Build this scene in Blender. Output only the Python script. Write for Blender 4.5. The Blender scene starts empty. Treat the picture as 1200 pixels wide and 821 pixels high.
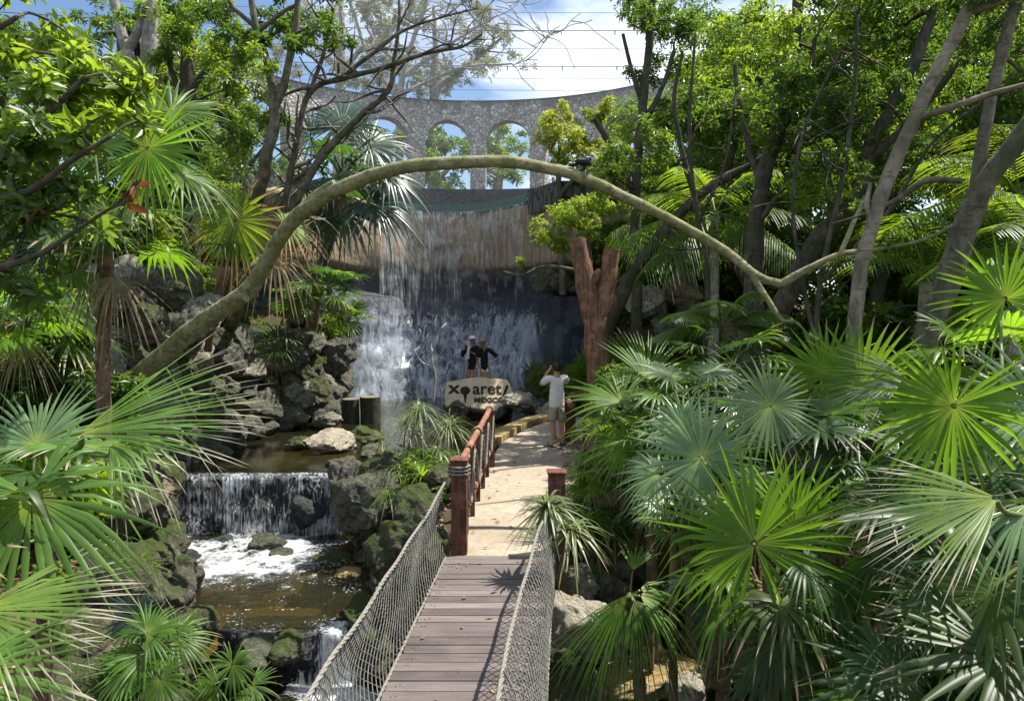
import bpy, math, random
import numpy as np
from mathutils import Vector, Matrix, noise
random.seed(7); np.random.seed(7)
V = Vector
scene = bpy.context.scene
C = scene.collection
R = math.radians
PI = math.pi
Z = V((0, 0, 1))

# ------------------------------------------------------------------ camera
FPX = 900.0
TH = math.atan(59.5 / FPX)
CAM = V((0, 0, 2.9))
FW = V((0, math.cos(TH), -math.sin(TH)))
UP = V((0, math.sin(TH), math.cos(TH)))
def ray(px, py):
    return FW + V((1, 0, 0)) * ((px - 600) / FPX) + UP * ((410.5 - py) / FPX)
def W(px, py, d):                    # the point seen at a pixel of the photo, d metres away
    r = ray(px, py); return CAM + r * (d / r.y)
def G(px, py, z=0.0):                # the point of the level z seen at that pixel
    r = ray(px, py); return CAM + r * ((z - CAM.z) / r.z)
cd = bpy.data.cameras.new('camera'); cam = bpy.data.objects.new('camera', cd); C.objects.link(cam)
cd.lens = 27.0; cd.sensor_width = 36.0; cd.clip_end = 2000; cd.clip_start = 0.05
cam.location = CAM; cam.rotation_euler = (PI / 2 - TH, 0, 0)
scene.camera = cam

# ------------------------------------------------------------------ mesh building
class MB:
    def __init__(s): s.v = []; s.f = []; s.n = 0; s.al = []
    def add(s, verts, faces, mi=0, al=None, smooth=True):
        verts = np.asarray(verts, dtype=np.float64).reshape(-1, 3)
        faces = np.asarray(faces, dtype=np.int64)
        s.v.append(verts); s.f.append((faces + s.n, mi, smooth))
        s.al.append(np.zeros(len(verts)) if al is None else np.broadcast_to(np.asarray(al, dtype=np.float64), (len(verts),)))
        s.n += len(verts)
    def mesh(s, name, mats):
        me = bpy.data.meshes.new(name)
        v = np.concatenate(s.v).astype(np.float32); me.vertices.add(len(v)); me.vertices.foreach_set('co', v.ravel())
        lv, ls, lt, mi, sm = [], [], [], [], []; pos = 0
        for f, m, smo in s.f:
            if len(f) == 0: continue
            k = f.shape[1]; lv.append(f.ravel()); ls.append(pos + np.arange(len(f)) * k); pos += len(f) * k
            mi.append(np.full(len(f), m)); sm.append(np.full(len(f), smo))
        lv = np.concatenate(lv).astype(np.int32); ls = np.concatenate(ls).astype(np.int32)
        me.loops.add(len(lv)); me.loops.foreach_set('vertex_index', lv)
        me.polygons.add(len(ls)); me.polygons.foreach_set('loop_start', ls)
        me.polygons.foreach_set('material_index', np.concatenate(mi).astype(np.int32))
        me.polygons.foreach_set('use_smooth', np.concatenate(sm))
        at = me.attributes.new('along', 'FLOAT', 'POINT'); at.data.foreach_set('value', np.concatenate(s.al).astype(np.float32))
        for m in (mats if isinstance(mats, (list, tuple)) else [mats]): me.materials.append(m)
        me.update(calc_edges=True); me.validate()
        return me
    def build(s, name, mats, parent=None, loc=None):
        return link(name, s.mesh(name, mats), parent, loc)
def link(name, me, parent=None, loc=None):
    o = bpy.data.objects.new(name, me); C.objects.link(o)
    if parent is not None: o.parent = parent
    if loc is not None: o.location = loc
    return o
def tag(o, label=None, cat=None, group=None, kind=None):
    for k, v in (('label', label), ('category', cat), ('group', group), ('kind', kind)):
        if v: o[k] = v
    return o
def thing(name, label, cat, loc=(0, 0, 0), rz=0, group=None):
    o = bpy.data.objects.new(name, None); C.objects.link(o); o.location = loc; o.rotation_euler = (0, 0, rz)
    o.empty_display_size = 0.1
    return tag(o, label, cat, group)
def dup(o, loc=None, rz=None, sc=None, label=None, group=None, parent=None):
    c = o.copy(); C.objects.link(c)
    if parent is not None: c.parent = parent
    if loc is not None: c.location = loc
    if rz is not None: c.rotation_euler = rz if hasattr(rz, '__len__') else (0, 0, rz)
    if sc is not None: c.scale = sc if hasattr(sc, '__len__') else (sc, sc, sc)
    if label: c['label'] = label
    if group: c['group'] = group
    for ch in list(o.children): dup(ch, parent=c)
    return c
def spline(pts, k=6):                # Catmull-Rom through tuples (any width), k points per span
    P = np.array(pts, dtype=float)
    if len(P) < 3:
        t = np.linspace(0, 1, k + 1)[:, None]; return P[0] * (1 - t) + P[-1] * t
    Q = np.vstack([2 * P[0] - P[1], P, 2 * P[-1] - P[-2]]); out = []
    for i in range(len(P) - 1):
        a, b, c, d = Q[i:i + 4]
        for t in np.arange(k) / k:
            out.append(0.5 * (2 * b + (c - a) * t + (2 * a - 5 * b + 4 * c - d) * t * t + (3 * b - a - 3 * c + d) * t ** 3))
    out.append(P[-1]); return np.array(out)
def tube(mb, pts, rad, n=8, mi=0, cap=True, jit=0.0, al=None):
    P = np.array(pts, dtype=float); m = len(P); rad = np.broadcast_to(np.asarray(rad, dtype=float), (m,))
    T = np.gradient(P, axis=0); T /= np.linalg.norm(T, axis=1)[:, None] + 1e-9
    a = np.array([0, 0, 1.0]) if abs(T[0][2]) < .9 else np.array([1.0, 0, 0])
    u = np.cross(T[0], a); u /= np.linalg.norm(u)
    ang = np.arange(n) * 2 * PI / n; verts = np.empty((m, n, 3))
    for i in range(m):
        u = u - T[i] * u.dot(T[i]); u /= np.linalg.norm(u) + 1e-9; w = np.cross(T[i], u)
        r = rad[i] * (1 + (jit * np.random.uniform(-1, 1, n) if jit else 0))
        verts[i] = P[i] + (np.cos(ang) * r)[:, None] * u + (np.sin(ang) * r)[:, None] * w
    i = np.arange(m - 1)[:, None] * n; j = np.arange(n)[None, :]; j2 = (j + 1) % n
    F = np.stack([i + j, i + j2, i + n + j2, i + n + j], -1).reshape(-1, 4)
    av = np.repeat(np.linspace(0, 1, m) if al is None else np.broadcast_to(al, (m,)), n)
    mb.add(verts, F, mi, av)
    if cap:
        for k, c, fl in ((0, P[0], 1), (m - 1, P[-1], 0)):
            vs = np.vstack([verts[k], c]); q = np.arange(n); q2 = (q + 1) % n
            mb.add(vs, np.stack([q2, q, np.full(n, n)] if fl else [q, q2, np.full(n, n)], -1), mi, av[k * n], smooth=False)
def box(mb, c, s, mi=0, rz=0.0, M=None):
    x, y, z = [k / 2 for k in s]
    v = np.array([[a * x, b * y, d * z] for d in (-1, 1) for a, b in ((-1, -1), (1, -1), (1, 1), (-1, 1))])
    if M is not None: v = v @ np.array(M.to_3x3()).T
    elif rz: cz, sz = math.cos(rz), math.sin(rz); v = v @ np.array([[cz, sz, 0], [-sz, cz, 0], [0, 0, 1]])
    mb.add(v + np.array(c), [[0, 3, 2, 1], [4, 5, 6, 7], [0, 1, 5, 4], [1, 2, 6, 5], [2, 3, 7, 6], [3, 0, 4, 7]], mi, smooth=False)
def ball(mb, c, r, mi=0, nu=12, nv=8, M=None, top=1.0, bot=-1.0):
    r = np.broadcast_to(np.asarray(r, dtype=float), (3,))
    th = np.linspace(math.asin(bot), math.asin(top), nv + 1); ph = np.arange(nu) * 2 * PI / nu
    v = np.stack([np.cos(th)[:, None] * np.cos(ph), np.cos(th)[:, None] * np.sin(ph), np.sin(th)[:, None] * np.ones(nu)], -1) * r
    v = v.reshape(-1, 3)
    if M is not None: v = v @ np.array(M.to_3x3()).T
    i = np.arange(nv)[:, None] * nu; j = np.arange(nu)[None]; j2 = (j + 1) % nu
    mb.add(v + np.array(c), np.stack([i + j, i + j2, i + nu + j2, i + nu + j], -1).reshape(-1, 4), mi)
def grid(mb, P, mi=0, al=None, smooth=True):      # P: (a, b, 3)
    P = np.asarray(P); a, b = P.shape[:2]
    i = np.arange(a - 1)[:, None] * b; j = np.arange(b - 1)[None]
    mb.add(P.reshape(-1, 3), np.stack([i + j, i + j + 1, i + b + j + 1, i + b + j], -1).reshape(-1, 4), mi, None if al is None else np.asarray(al).ravel(), smooth)
def sst(a, b, x):
    t = np.clip((x - a) / (b - a), 0, 1); return t * t * (3 - 2 * t)
def fbm(p, o=4, s=0):
    return noise.fractal(V(p) + V((s * 17.3, s * 9.1, s * 3.7)), 1.0, 2.0, o)
def rnd(a, b): return random.uniform(a, b)

# ------------------------------------------------------------------ materials
class NT:
    def __init__(s, name):
        s.m = bpy.data.materials.new(name); s.m.use_nodes = True; s.t = s.m.node_tree; s.t.nodes.clear()
        s.out = s.t.nodes.new('ShaderNodeOutputMaterial')
    def n(s, typ, inp=None, **kw):
        nd = s.t.nodes.new('ShaderNode' + typ)
        for k, v in kw.items(): setattr(nd, k, v)
        for k, v in (inp or {}).items(): s.set(nd, k, v)
        return nd
    def set(s, nd, k, v):
        so = nd.inputs[k]
        if hasattr(v, 'outputs'): v = v.outputs[0]
        if isinstance(v, bpy.types.NodeSocket): s.t.links.new(v, so)
        elif isinstance(v, (tuple, list)) and len(v) == 3 and so.type == 'RGBA': so.default_value = (*v, 1)
        else: so.default_value = v
    def math(s, op, a, b=0.0, clamp=False):
        nd = s.n('Math', {0: a, 1: b}, operation=op); nd.use_clamp = clamp; return nd.outputs[0]
    def mix(s, f, a, b, mode='MIX'):
        nd = s.n('Mix', data_type='RGBA', blend_type=mode); s.set(nd, 0, f); s.set(nd, 6, a); s.set(nd, 7, b); return nd.outputs[2]
    def ramp(s, f, stops, interp='LINEAR'):
        nd = s.n('ValToRGB', {0: f}); cr = nd.color_ramp; cr.interpolation = interp
        while len(cr.elements) < len(stops): cr.elements.new(0.5)
        for e, (p, c) in zip(cr.elements, stops):
            e.position = p; e.color = (c, c, c, 1) if not hasattr(c, '__len__') else (*c, 1)
        return nd.outputs[0]
    def obj(s): return s.n('TexCoord').outputs['Object']
    def pos(s): return s.n('NewGeometry').outputs['Position']
    def noise(s, vec, scale, detail=4, rough=.55, dist=0.0):
        return s.n('TexNoise', {'Vector': vec, 'Scale': scale, 'Detail': detail, 'Roughness': rough, 'Distortion': dist}).outputs[0]
    def scalev(s, vec, sc):
        return s.n('Mapping', {'Vector': vec, 'Scale': sc}).outputs[0]
    def bump(s, h, strength=.4, dist=.02, normal=None):
        i = {'Height': h, 'Strength': strength, 'Distance': dist}
        if normal is not None: i['Normal'] = normal
        return s.n('Bump', i).outputs[0]
    def bsdf(s, col, rough=.7, spec=.4, normal=None, **kw):
        i = {'Base Color': col, 'Roughness': rough, 'Specular IOR Level': spec}
        if normal is not None: i['Normal'] = normal
        i.update(kw); return s.n('BsdfPrincipled', i).outputs[0]
    def done(s, sh, disp=None):
        s.t.links.new(sh, s.out.inputs[0]); return s.m

def leaf_mat(name, c1, c2, trans=.45, tcol=(.3, .5, .04), tip=None, tip_at=.86, core=None, rough=.42, spec=.5, dull=.5):
    if not any(q in name for q in ('silver', 'blue', 'grey', 'dead', 'litter', 'red')): c1, c2 = [(c[0] * 1.08, c[1], c[2] * .85) for c in (c1, c2)]
    t = NT(name); g = t.n('NewGeometry'); oi = t.n('ObjectInfo')
    f = t.math('ADD', t.math('MULTIPLY', g.outputs['Random Per Island'], .75), t.math('MULTIPLY', oi.outputs['Random'], .25))
    col = t.mix(f, c1, c2); tr = t.mix(f, tuple(k * .75 for k in tcol), tcol)
    if tip:
        yl = t.ramp(oi.outputs['Random'], [(.75, 0.0), (1.0, .2)]); col = t.mix(yl, col, (.24, .22, .05)); tr = t.mix(yl, tr, (.5, .42, .06))
    nz = t.noise(t.obj(), 3.0, 3)
    if core or tip:
        al = t.n('Attribute', attribute_name='along').outputs['Fac']
        if core:
            k = t.ramp(al, [(0.0, 1.0), (.22, 0.0)]); col = t.mix(k, col, core); tr = t.mix(k, tr, core)
        if tip:
            a2 = t.math('ADD', al, t.math('MULTIPLY', t.math('SUBTRACT', t.math('ADD', t.math('ADD', g.outputs['Random Per Island'], t.math('MULTIPLY', oi.outputs['Random'], 1.2)), nz), 1.6), .16))
            k = t.ramp(a2, [(tip_at - .05, 0.0), (min(.99, tip_at + .04), 1.0)]); col = t.mix(k, col, tip); tr = t.mix(k, tr, tip)
    v = t.ramp(nz, [(.3, dull), (.7, 1.25)]); col = t.mix(1.0, col, v, 'MULTIPLY')
    pb = t.bsdf(col, rough, spec); tb = t.n('BsdfTranslucent', {'Color': tr}).outputs[0]
    return t.done(t.n('MixShader', {0: trans, 1: pb, 2: tb}).outputs[0])

def bark_mat(name, c1, c2, moss=None, stretch=(3, 3, .6), scale=4.0, bs=.6, c3=None, rings=.6):
    t = NT(name); p = t.pos(); q = t.scalev(p, stretch)
    n1 = t.noise(q, scale, 8, .65); n2 = t.noise(p, 2.2, 4); n3 = t.noise(p, 9, 3)
    n4 = t.noise(t.scalev(p, (3, 3, 14)), 2.0, 5, .6); n5 = t.noise(p, 5.5, 5, .6)
    col = t.mix(t.ramp(n1, [(.36, 0.0), (.62, 1.0)]), c1, c2)
    col = t.mix(t.ramp(n5, [(.5, 0.0), (.6, .55)]), col, tuple(min(.6, k * 1.5) for k in c2)); col = t.mix(t.ramp(n4, [(.56, 0.0), (.66, rings)]), col, tuple(k * .5 for k in c1))
    if c3: col = t.mix(t.ramp(n3, [(.52, 0.0), (.66, 1.0)]), col, c3)
    if moss: col = t.mix(t.ramp(n2, [(.45, 0.0), (.65, .8)]), col, moss)
    return t.done(t.bsdf(col, .85, .25, t.bump(t.math('ADD', n1, t.math('MULTIPLY', n3, .4)), bs, .03)))

def rock_mat(name, c1, c2, c3, moss=(.05, .075, .015), moss_amt=.5, wet=0.0, scale=1.0):
    t = NT(name); p = t.pos(); g = t.n('NewGeometry')
    n1 = t.noise(p, 1.3 * scale, 6, .6); n2 = t.noise(p, 7 * scale, 8, .7); n3 = t.noise(p, 26 * scale, 5, .7)
    vo = t.n('TexVoronoi', {'Vector': p, 'Scale': 5 * scale}, feature='DISTANCE_TO_EDGE').outputs[0]
    col = t.mix(t.ramp(n1, [(.32, 0.0), (.68, 1.0)]), c1, c2)
    col = t.mix(t.ramp(n2, [(.4, 0.0), (.62, 1.0)]), col, c3)
    ck = t.n('TexVoronoi', {'Vector': t.n('VectorMath', {0: p, 1: t.n('TexNoise', {'Vector': p, 'Scale': 2.0, 'Detail': 4}).outputs[1]}, operation='ADD').outputs[0], 'Scale': 1.6 * scale}, feature='DISTANCE_TO_EDGE').outputs[0]
    col = t.mix(t.ramp(ck, [(.0, .75), (.035, 0.0)]), col, tuple(k * .3 for k in c1))
    pit = t.ramp(n3, [(.3, .35), (.5, 1.0)]); col = t.mix(.7, col, t.mix(1.0, col, pit, 'MULTIPLY'))
    nz = t.n('SeparateXYZ', {0: g.outputs['Normal']}).outputs[2]
    mk = t.math('MULTIPLY', t.ramp(t.math('ADD', t.math('MULTIPLY', nz, .35), t.noise(p, 2.6 * scale, 5, .65)), [(.55, 0.0), (.78, 1.0)]), moss_amt)
    col = t.mix(mk, col, t.mix(n2, tuple(k * .55 for k in moss), tuple(k * 1.5 for k in moss)))
    h = t.math('ADD', t.math('ADD', n2, t.math('MULTIPLY', n3, .5)), t.math('MULTIPLY', vo, .6))
    return t.done(t.bsdf(col, .9 - .6 * wet, .3 + .2 * wet, t.bump(h, 1.0, .11)))

def plain(name, col, rough=.6, spec=.4, var=.15, sc=12):
    t = NT(name); n = t.noise(t.obj(), sc, 4)
    c = t.mix(1.0, col, t.ramp(n, [(.25, 1 - var * 1.6), (.75, 1 + var)]), 'MULTIPLY')
    return t.done(t.bsdf(c, rough, spec, t.bump(n, .15, .01)))

M = {}
# fan palms
TAN = (.42, .33, .2)
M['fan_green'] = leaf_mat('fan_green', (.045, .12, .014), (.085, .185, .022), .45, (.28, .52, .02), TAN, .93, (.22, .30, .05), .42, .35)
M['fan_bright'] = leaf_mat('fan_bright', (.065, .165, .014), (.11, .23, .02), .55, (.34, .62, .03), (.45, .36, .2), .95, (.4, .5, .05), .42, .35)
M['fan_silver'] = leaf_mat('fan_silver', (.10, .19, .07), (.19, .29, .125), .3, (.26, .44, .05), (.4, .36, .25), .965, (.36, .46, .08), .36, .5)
M['fan_dark'] = leaf_mat('fan_dark', (.012, .04, .009), (.03, .08, .015), .33, (.12, .28, .02), TAN, .95, (.1, .15, .03), .42, .35)  # darkened so the deep shade among the palms is in the leaf colour
M['fan_blue'] = leaf_mat('fan_blue', (.045, .085, .06), (.08, .135, .09), .3, (.12, .22, .08), TAN, .95, None, .36, .6)
M['fan_tipped'] = leaf_mat('fan_tipped', (.075, .185, .03), (.14, .265, .065), .42, (.3, .52, .04), (.55, .5, .38), .8, (.34, .42, .06), .42, .4)
M['fan_dying'] = leaf_mat('fan_dying', (.10, .2, .02), (.2, .28, .03), .5, (.45, .58, .03), (.45, .27, .11), .62, (.36, .46, .05), .5, .4)
M['dead'] = leaf_mat('dead', (.2, .145, .085), (.36, .29, .19), .3, (.35, .25, .12), None, rough=.8, spec=.2)
M['petiole'] = plain('petiole', (.13, .17, .045), .5, .4)
# other leaves
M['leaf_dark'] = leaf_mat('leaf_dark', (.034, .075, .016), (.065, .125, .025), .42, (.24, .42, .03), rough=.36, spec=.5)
M['leaf_mid'] = leaf_mat('leaf_mid', (.045, .095, .018), (.085, .155, .03), .45, (.3, .48, .035), rough=.4)
M['leaf_bright'] = leaf_mat('leaf_bright', (.08, .16, .02), (.14, .25, .03), .5, (.45, .62, .04), rough=.38)
M['leaf_lime'] = leaf_mat('leaf_lime', (.17, .28, .03), (.28, .38, .05), .5, (.5, .65, .06), rough=.5)
M['leaf_yellow'] = leaf_mat('leaf_yellow', (.28, .38, .05), (.48, .48, .07), .5, (.62, .7, .08), rough=.5)
M['leaf_grey'] = leaf_mat('leaf_grey', (.17, .19, .11), (.30, .31, .2), .4, (.36, .38, .18), rough=.6)
M['leaf_red'] = leaf_mat('leaf_red', (.16, .035, .02), (.25, .07, .03), .35, (.32, .08, .03), rough=.6)
M['strap'] = leaf_mat('strap', (.055, .12, .025), (.11, .2, .04), .42, (.3, .5, .04), TAN, .95, None, .38, .5)
M['strap_pale'] = leaf_mat('strap_pale', (.14, .2, .10), (.24, .3, .17), .35, (.3, .42, .12), TAN, .94, None, .36, .55)
M['frond'] = leaf_mat('frond', (.05, .115, .02), (.09, .17, .03), .5, (.3, .5, .03), TAN, .96, None, .4, .5)
M['frond_bright'] = leaf_mat('frond_bright', (.09, .18, .02), (.13, .24, .03), .55, (.42, .62, .03), TAN, .97, None, .4, .5)
M['litter'] = leaf_mat('litter', (.16, .075, .045), (.34, .24, .16), .1, (.2, .1, .05), rough=.8, spec=.2)
# bark
M['bark_grey'] = bark_mat('bark_grey', (.07, .06, .042), (.17, .15, .11), (.06, .07, .03), (2, 2, .8), 5)
M['bark_arch'] = bark_mat('bark_arch', (.12, .115, .05), (.29, .27, .135), (.15, .17, .05), (1.5, 1.5, 1.5), 7, 1.0, (.32, .3, .22))
M['bark_dark'] = bark_mat('bark_dark', (.04, .035, .026), (.10, .085, .062), (.04, .05, .022), (3, 3, .7), 5)
M['bark_pale'] = bark_mat('bark_pale', (.11, .09, .065), (.26, .225, .17), (.10, .10, .05), (2, 2, .8), 4, .4)
M['bark_brown'] = bark_mat('bark_brown', (.085, .042, .026), (.24, .135, .082), None, (9, 9, .5), 3.0, .9, None, 0.0)
M['bark_ash'] = bark_mat('bark_ash', (.2, .18, .15), (.36, .33, .29), None, (2, 2, .8), 5)
M['fibre'] = bark_mat('fibre', (.075, .05, .03), (.25, .17, .10), None, (7, 7, 1.5), 6, 1.0)
M['cut_wood'] = plain('cut_wood', (.3, .16, .085), .8, .2, .3, 30)
# rock
M['rock_grey'] = rock_mat('rock_grey', (.17, .155, .13), (.4, .36, .3), (.54, .49, .4), moss_amt=.45)
M['rock_dark'] = rock_mat('rock_dark', (.035, .034, .03), (.11, .10, .082), (.22, .2, .165), moss_amt=.5, wet=.6)
M['rock_moss'] = rock_mat('rock_moss', (.05, .052, .032), (.13, .12, .075), (.2, .185, .13), (.055, .08, .016), .95)
M['rock_pale'] = rock_mat('rock_pale', (.36, .3, .215), (.5, .44, .34), (.56, .51, .42), moss_amt=.12)
M['sign_face'] = plain('sign_face', (.68, .55, .37), .9, .2, .14, 5)
M['rock_ochre'] = rock_mat('rock_ochre', (.4, .25, .07), (.52, .36, .13), (.56, .45, .24), moss_amt=.05, wet=.3)
M['rock_tan'] = rock_mat('rock_tan', (.2, .14, .085), (.36, .27, .17), (.3, .24, .17), moss_amt=.2)
M['rock_wet'] = rock_mat('rock_wet', (.012, .014, .018), (.03, .034, .042), (.07, .075, .085), moss_amt=.15, wet=.8)
# ------------------------------------------------------------------ world and sun
SUN_EL, SUN_AZ = R(63), R(22)     # direction towards the sun: mostly from the right, a little from beyond
sun_dir = V((math.cos(SUN_EL) * math.cos(SUN_AZ), math.cos(SUN_EL) * math.sin(SUN_AZ), math.sin(SUN_EL)))
w = bpy.data.worlds.new('World'); scene.world = w; w.use_nodes = True
nt = w.node_tree; nt.nodes.clear()
wo = nt.nodes.new('ShaderNodeOutputWorld'); bg = nt.nodes.new('ShaderNodeBackground'); nt.links.new(bg.outputs[0], wo.inputs[0])
sk = nt.nodes.new('ShaderNodeTexSky'); sk.sky_type = 'NISHITA'; sk.sun_disc = False
sk.sun_elevation = SUN_EL; sk.sun_rotation = PI / 2 - SUN_AZ; sk.air_density = 1.0; sk.dust_density = .2; sk.ozone_density = 4.0
tc = nt.nodes.new('ShaderNodeTexCoord'); mp = nt.nodes.new('ShaderNodeMapping'); mp.inputs['Scale'].default_value = (1, 1, 2.6); mp.inputs['Location'].default_value = (.3, .1, .55)
nz = nt.nodes.new('ShaderNodeTexNoise'); nz.inputs['Scale'].default_value = 2.6; nz.inputs['Detail'].default_value = 9; nz.inputs['Roughness'].default_value = .58
cr = nt.nodes.new('ShaderNodeValToRGB'); cr.color_ramp.elements[0].position = .44; cr.color_ramp.elements[1].position = .62
mx = nt.nodes.new('ShaderNodeMix'); mx.data_type = 'RGBA'; mx.inputs[7].default_value = (9.0, 9.6, 10.6, 1)
nt.links.new(tc.outputs['Generated'], mp.inputs[0]); nt.links.new(mp.outputs[0], nz.inputs[0]); nt.links.new(nz.outputs[0], cr.inputs[0])
nt.links.new(cr.outputs[0], mx.inputs[0]); nt.links.new(sk.outputs[0], mx.inputs[6]); nt.links.new(mx.outputs[2], bg.inputs[0])
bg.inputs[1].default_value = .085
sl = bpy.data.lights.new('sun', 'SUN'); sl.energy = 5.0; sl.angle = R(.53); sl.color = (1, .95, .86)
so = bpy.data.objects.new('sun', sl); C.objects.link(so); so.rotation_euler = (-sun_dir).to_track_quat('-Z', 'Y').to_euler(); so.location = (0, 0, 30)
scene.view_settings.view_transform = 'Standard'; scene.view_settings.look = 'None'; scene.view_settings.gamma = 1
scene.view_settings.exposure = 0.9
scene.cycles.max_bounces = 8; scene.cycles.transparent_max_bounces = 24; scene.cycles.diffuse_bounces = 3; scene.cycles.transmission_bounces = 4
scene.cycles.use_denoising = True; scene.cycles.caustics_reflective = False; scene.cycles.caustics_refractive = False
scene.cycles.sample_clamp_indirect = 6

# ------------------------------------------------------------------ the ground, one sheet out to the horizon
ZU, ZM, ZL = -.30, -1.30, -1.95            # three water levels
BY = [-50, 3, 6, 9, 10.5, 12, 13.5, 15, 17, 19, 21, 23, 26, 60]
BX = [-2.8, -2.8, -3.2, -4.15, -4.95, -5.65, -6.45, -6.6, -6.4, -5.8, -5.1, -5.1, -5.5, -6]
HY = [-50, 4, 8, 10.5, 12, 13.5, 15, 17, 19, 21, 23, 27, 60]
HL = [-.3, -.3, -.3, -.1, .6, 2.2, 3.3, 2.2, 1.7, 1.6, 2.6, 4.5, 5.5]
def bankx(y): return np.interp(y, BY, BX)
EY = [8.7, 8.85, 10, 11.5, 13.0, 14.4, 14.8, 15.5, 16.5, 17.5, 18.3, 19.0, 22, 23]
EX = [-.9, -1.15, -1.5, -2.0, -2.75, -2.5, -.75, -.5, -.1, .6, 1.3, 1.7, 1.9, 1.6]
def height(x, y):
    ch = np.where(y > 13.95, ZU - .45, np.where(y > 9.55, ZM - .45, ZL - .4)) * 1.0
    ch = np.where((y > 13.7) & (y < 13.95), ZM - .45 + (y - 13.7) / .25 * 1.0, ch)
    s = bankx(y) - x
    hl = np.interp(y, HY, HL)
    left = hl + .16 * np.clip(s - .8, 0, 6) + .05 * np.clip(s - 7, 0, 30)
    h = ch + (left - ch) * sst(-.1, 1.0, s)
    e = x - np.interp(y, EY, EX)
    land = np.zeros_like(x)
    hill = 2.3 * sst(16.5, 20.5, y + .55 * (x - 2.5)) * sst(1.6, 3.6, x) + .05 * np.clip(x - 4, 0, 12)
    land = land + hill
    te = sst(0, .55, e) * sst(8.45, 8.75, y)
    h = h + (land - h) * te
    # right bank in front of the abutment, and the low stream that runs out to the right under the bridge
    rb = sst(3.1, 4.6, x + .25 * (y - 8)) * sst(12.0, 8.5, y)
    h = np.where(y < 8.75, h + (0.05 - h) * rb, h)
    blob = ((x - 2.25) / 1.35) ** 2 + ((y - 9.4) / 2.3) ** 2
    h = h + (ZL - .3 - h) * sst(1.35, .75, blob) * (x > .7)
    near = sst(4.6, 3.2, y) * sst(-2.8, -1.9, x)          # the near bank the bridge starts from
    h = h + (0.0 - h) * near
    back = sst(27.5, 31, y) * sst(12, 9, abs(x + 1.5))     # behind the waterfall
    h = h + (6.0 - h) * back
    return h
xs = np.concatenate([-np.geomspace(14, 400, 22)[::-1], np.arange(-13.8, 13.9, .14), np.geomspace(14, 400, 22)])
ys = np.concatenate([-np.geomspace(1, 300, 14)[::-1], np.arange(0, 32, .14), np.geomspace(32.2, 500, 22)])
X, Y = np.meshgrid(xs, ys)
H = height(X, Y)
NZ = np.array([[noise.noise(V((a * .9, b * .9, 3))) * .10 + noise.noise(V((a * 3.1, b * 3.1, 8))) * .05 for a in xs] for b in ys])
onpath = ((X > np.interp(Y, EY, EX) + .1) & (X < 1.5) & (Y > 8.6) & (Y < 19))
H = H + np.where(onpath, -.05, NZ)
t = NT('soil'); p = t.pos(); n1 = t.noise(p, .9, 5); n2 = t.noise(p, 14, 6, .7); n3 = t.noise(p, 60, 3)
zz = t.n('SeparateXYZ', {0: p}).outputs[2]
c = t.mix(n2, (.04, .026, .018), (.14, .075, .048)); c = t.mix(t.ramp(n1, [(.4, 0.0), (.62, .8)]), c, (.05, .06, .02))
c = t.mix(t.ramp(n3, [(.55, 0.0), (.7, .6)]), c, (.2, .15, .11))
c = t.mix(t.n('MapRange', {0: zz, 1: -.85, 2: -.6}).outputs[0], t.mix(n2, (.085, .06, .022), (.22, .15, .05)), c)
M['soil'] = t.done(t.bsdf(c, .95, .2, t.bump(t.math('ADD', n2, t.math('MULTIPLY', n3, .5)), .8, .05)))
mb = MB(); grid(mb, np.stack([X, Y, H], -1)); tag(mb.build('ground', M['soil']), kind='structure')
def hz(x, y): return float(height(np.array([float(x)]), np.array([float(y)]))[0])

# ------------------------------------------------------------------ water
def water_mat(name, tint, refl=1.0, rip=6.0, bs=.25):
    t = NT(name); p = t.pos(); n1 = t.noise(p, rip, 4, .6, .6); n2 = t.noise(p, rip * .25, 3)
    nm = t.bump(t.math('ADD', n1, n2), bs, .03)
    fr = t.n('Fresnel', {'IOR': 1.33, 'Normal': nm}).outputs[0]
    tr = t.n('BsdfTransparent', {'Color': tint}).outputs[0]; gl = t.n('BsdfGlossy', {'Roughness': .04, 'Normal': nm, 'Color': (refl, refl, refl)}).outputs[0]
    df = t.n('BsdfDiffuse', {'Color': (.05, .05, .022), 'Normal': nm}).outputs[0]
    body = t.n('MixShader', {0: .25, 1: tr, 2: df}).outputs[0]
    return t.done(t.n('MixShader', {0: fr, 1: body, 2: gl}).outputs[0])
M['water'] = water_mat('pond_water', (.42, .42, .26), 1.0, 5, .18)
M['water2'] = water_mat('pool_water', (.62, .58, .34), 1.0, 9, .5)
def sheet(name, x0, x1, y0, y1, z, m, n=40):
    a, b = np.meshgrid(np.linspace(x0, x1, n), np.linspace(y0, y1, n)); mb = MB(); grid(mb, np.stack([a, b, np.full_like(a, z)], -1))
    return tag(mb.build(name, m), kind='structure')
sheet('pond_water', -7.2, 2.1, 13.86, 26, ZU, M['water'])
sheet('pool_water', -7, -1.2, 9.62, 13.80, ZM, M['water2'])
sheet('stream_water', -6, 4.6, 1.5, 12.2, ZL, M['water2'])

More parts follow.
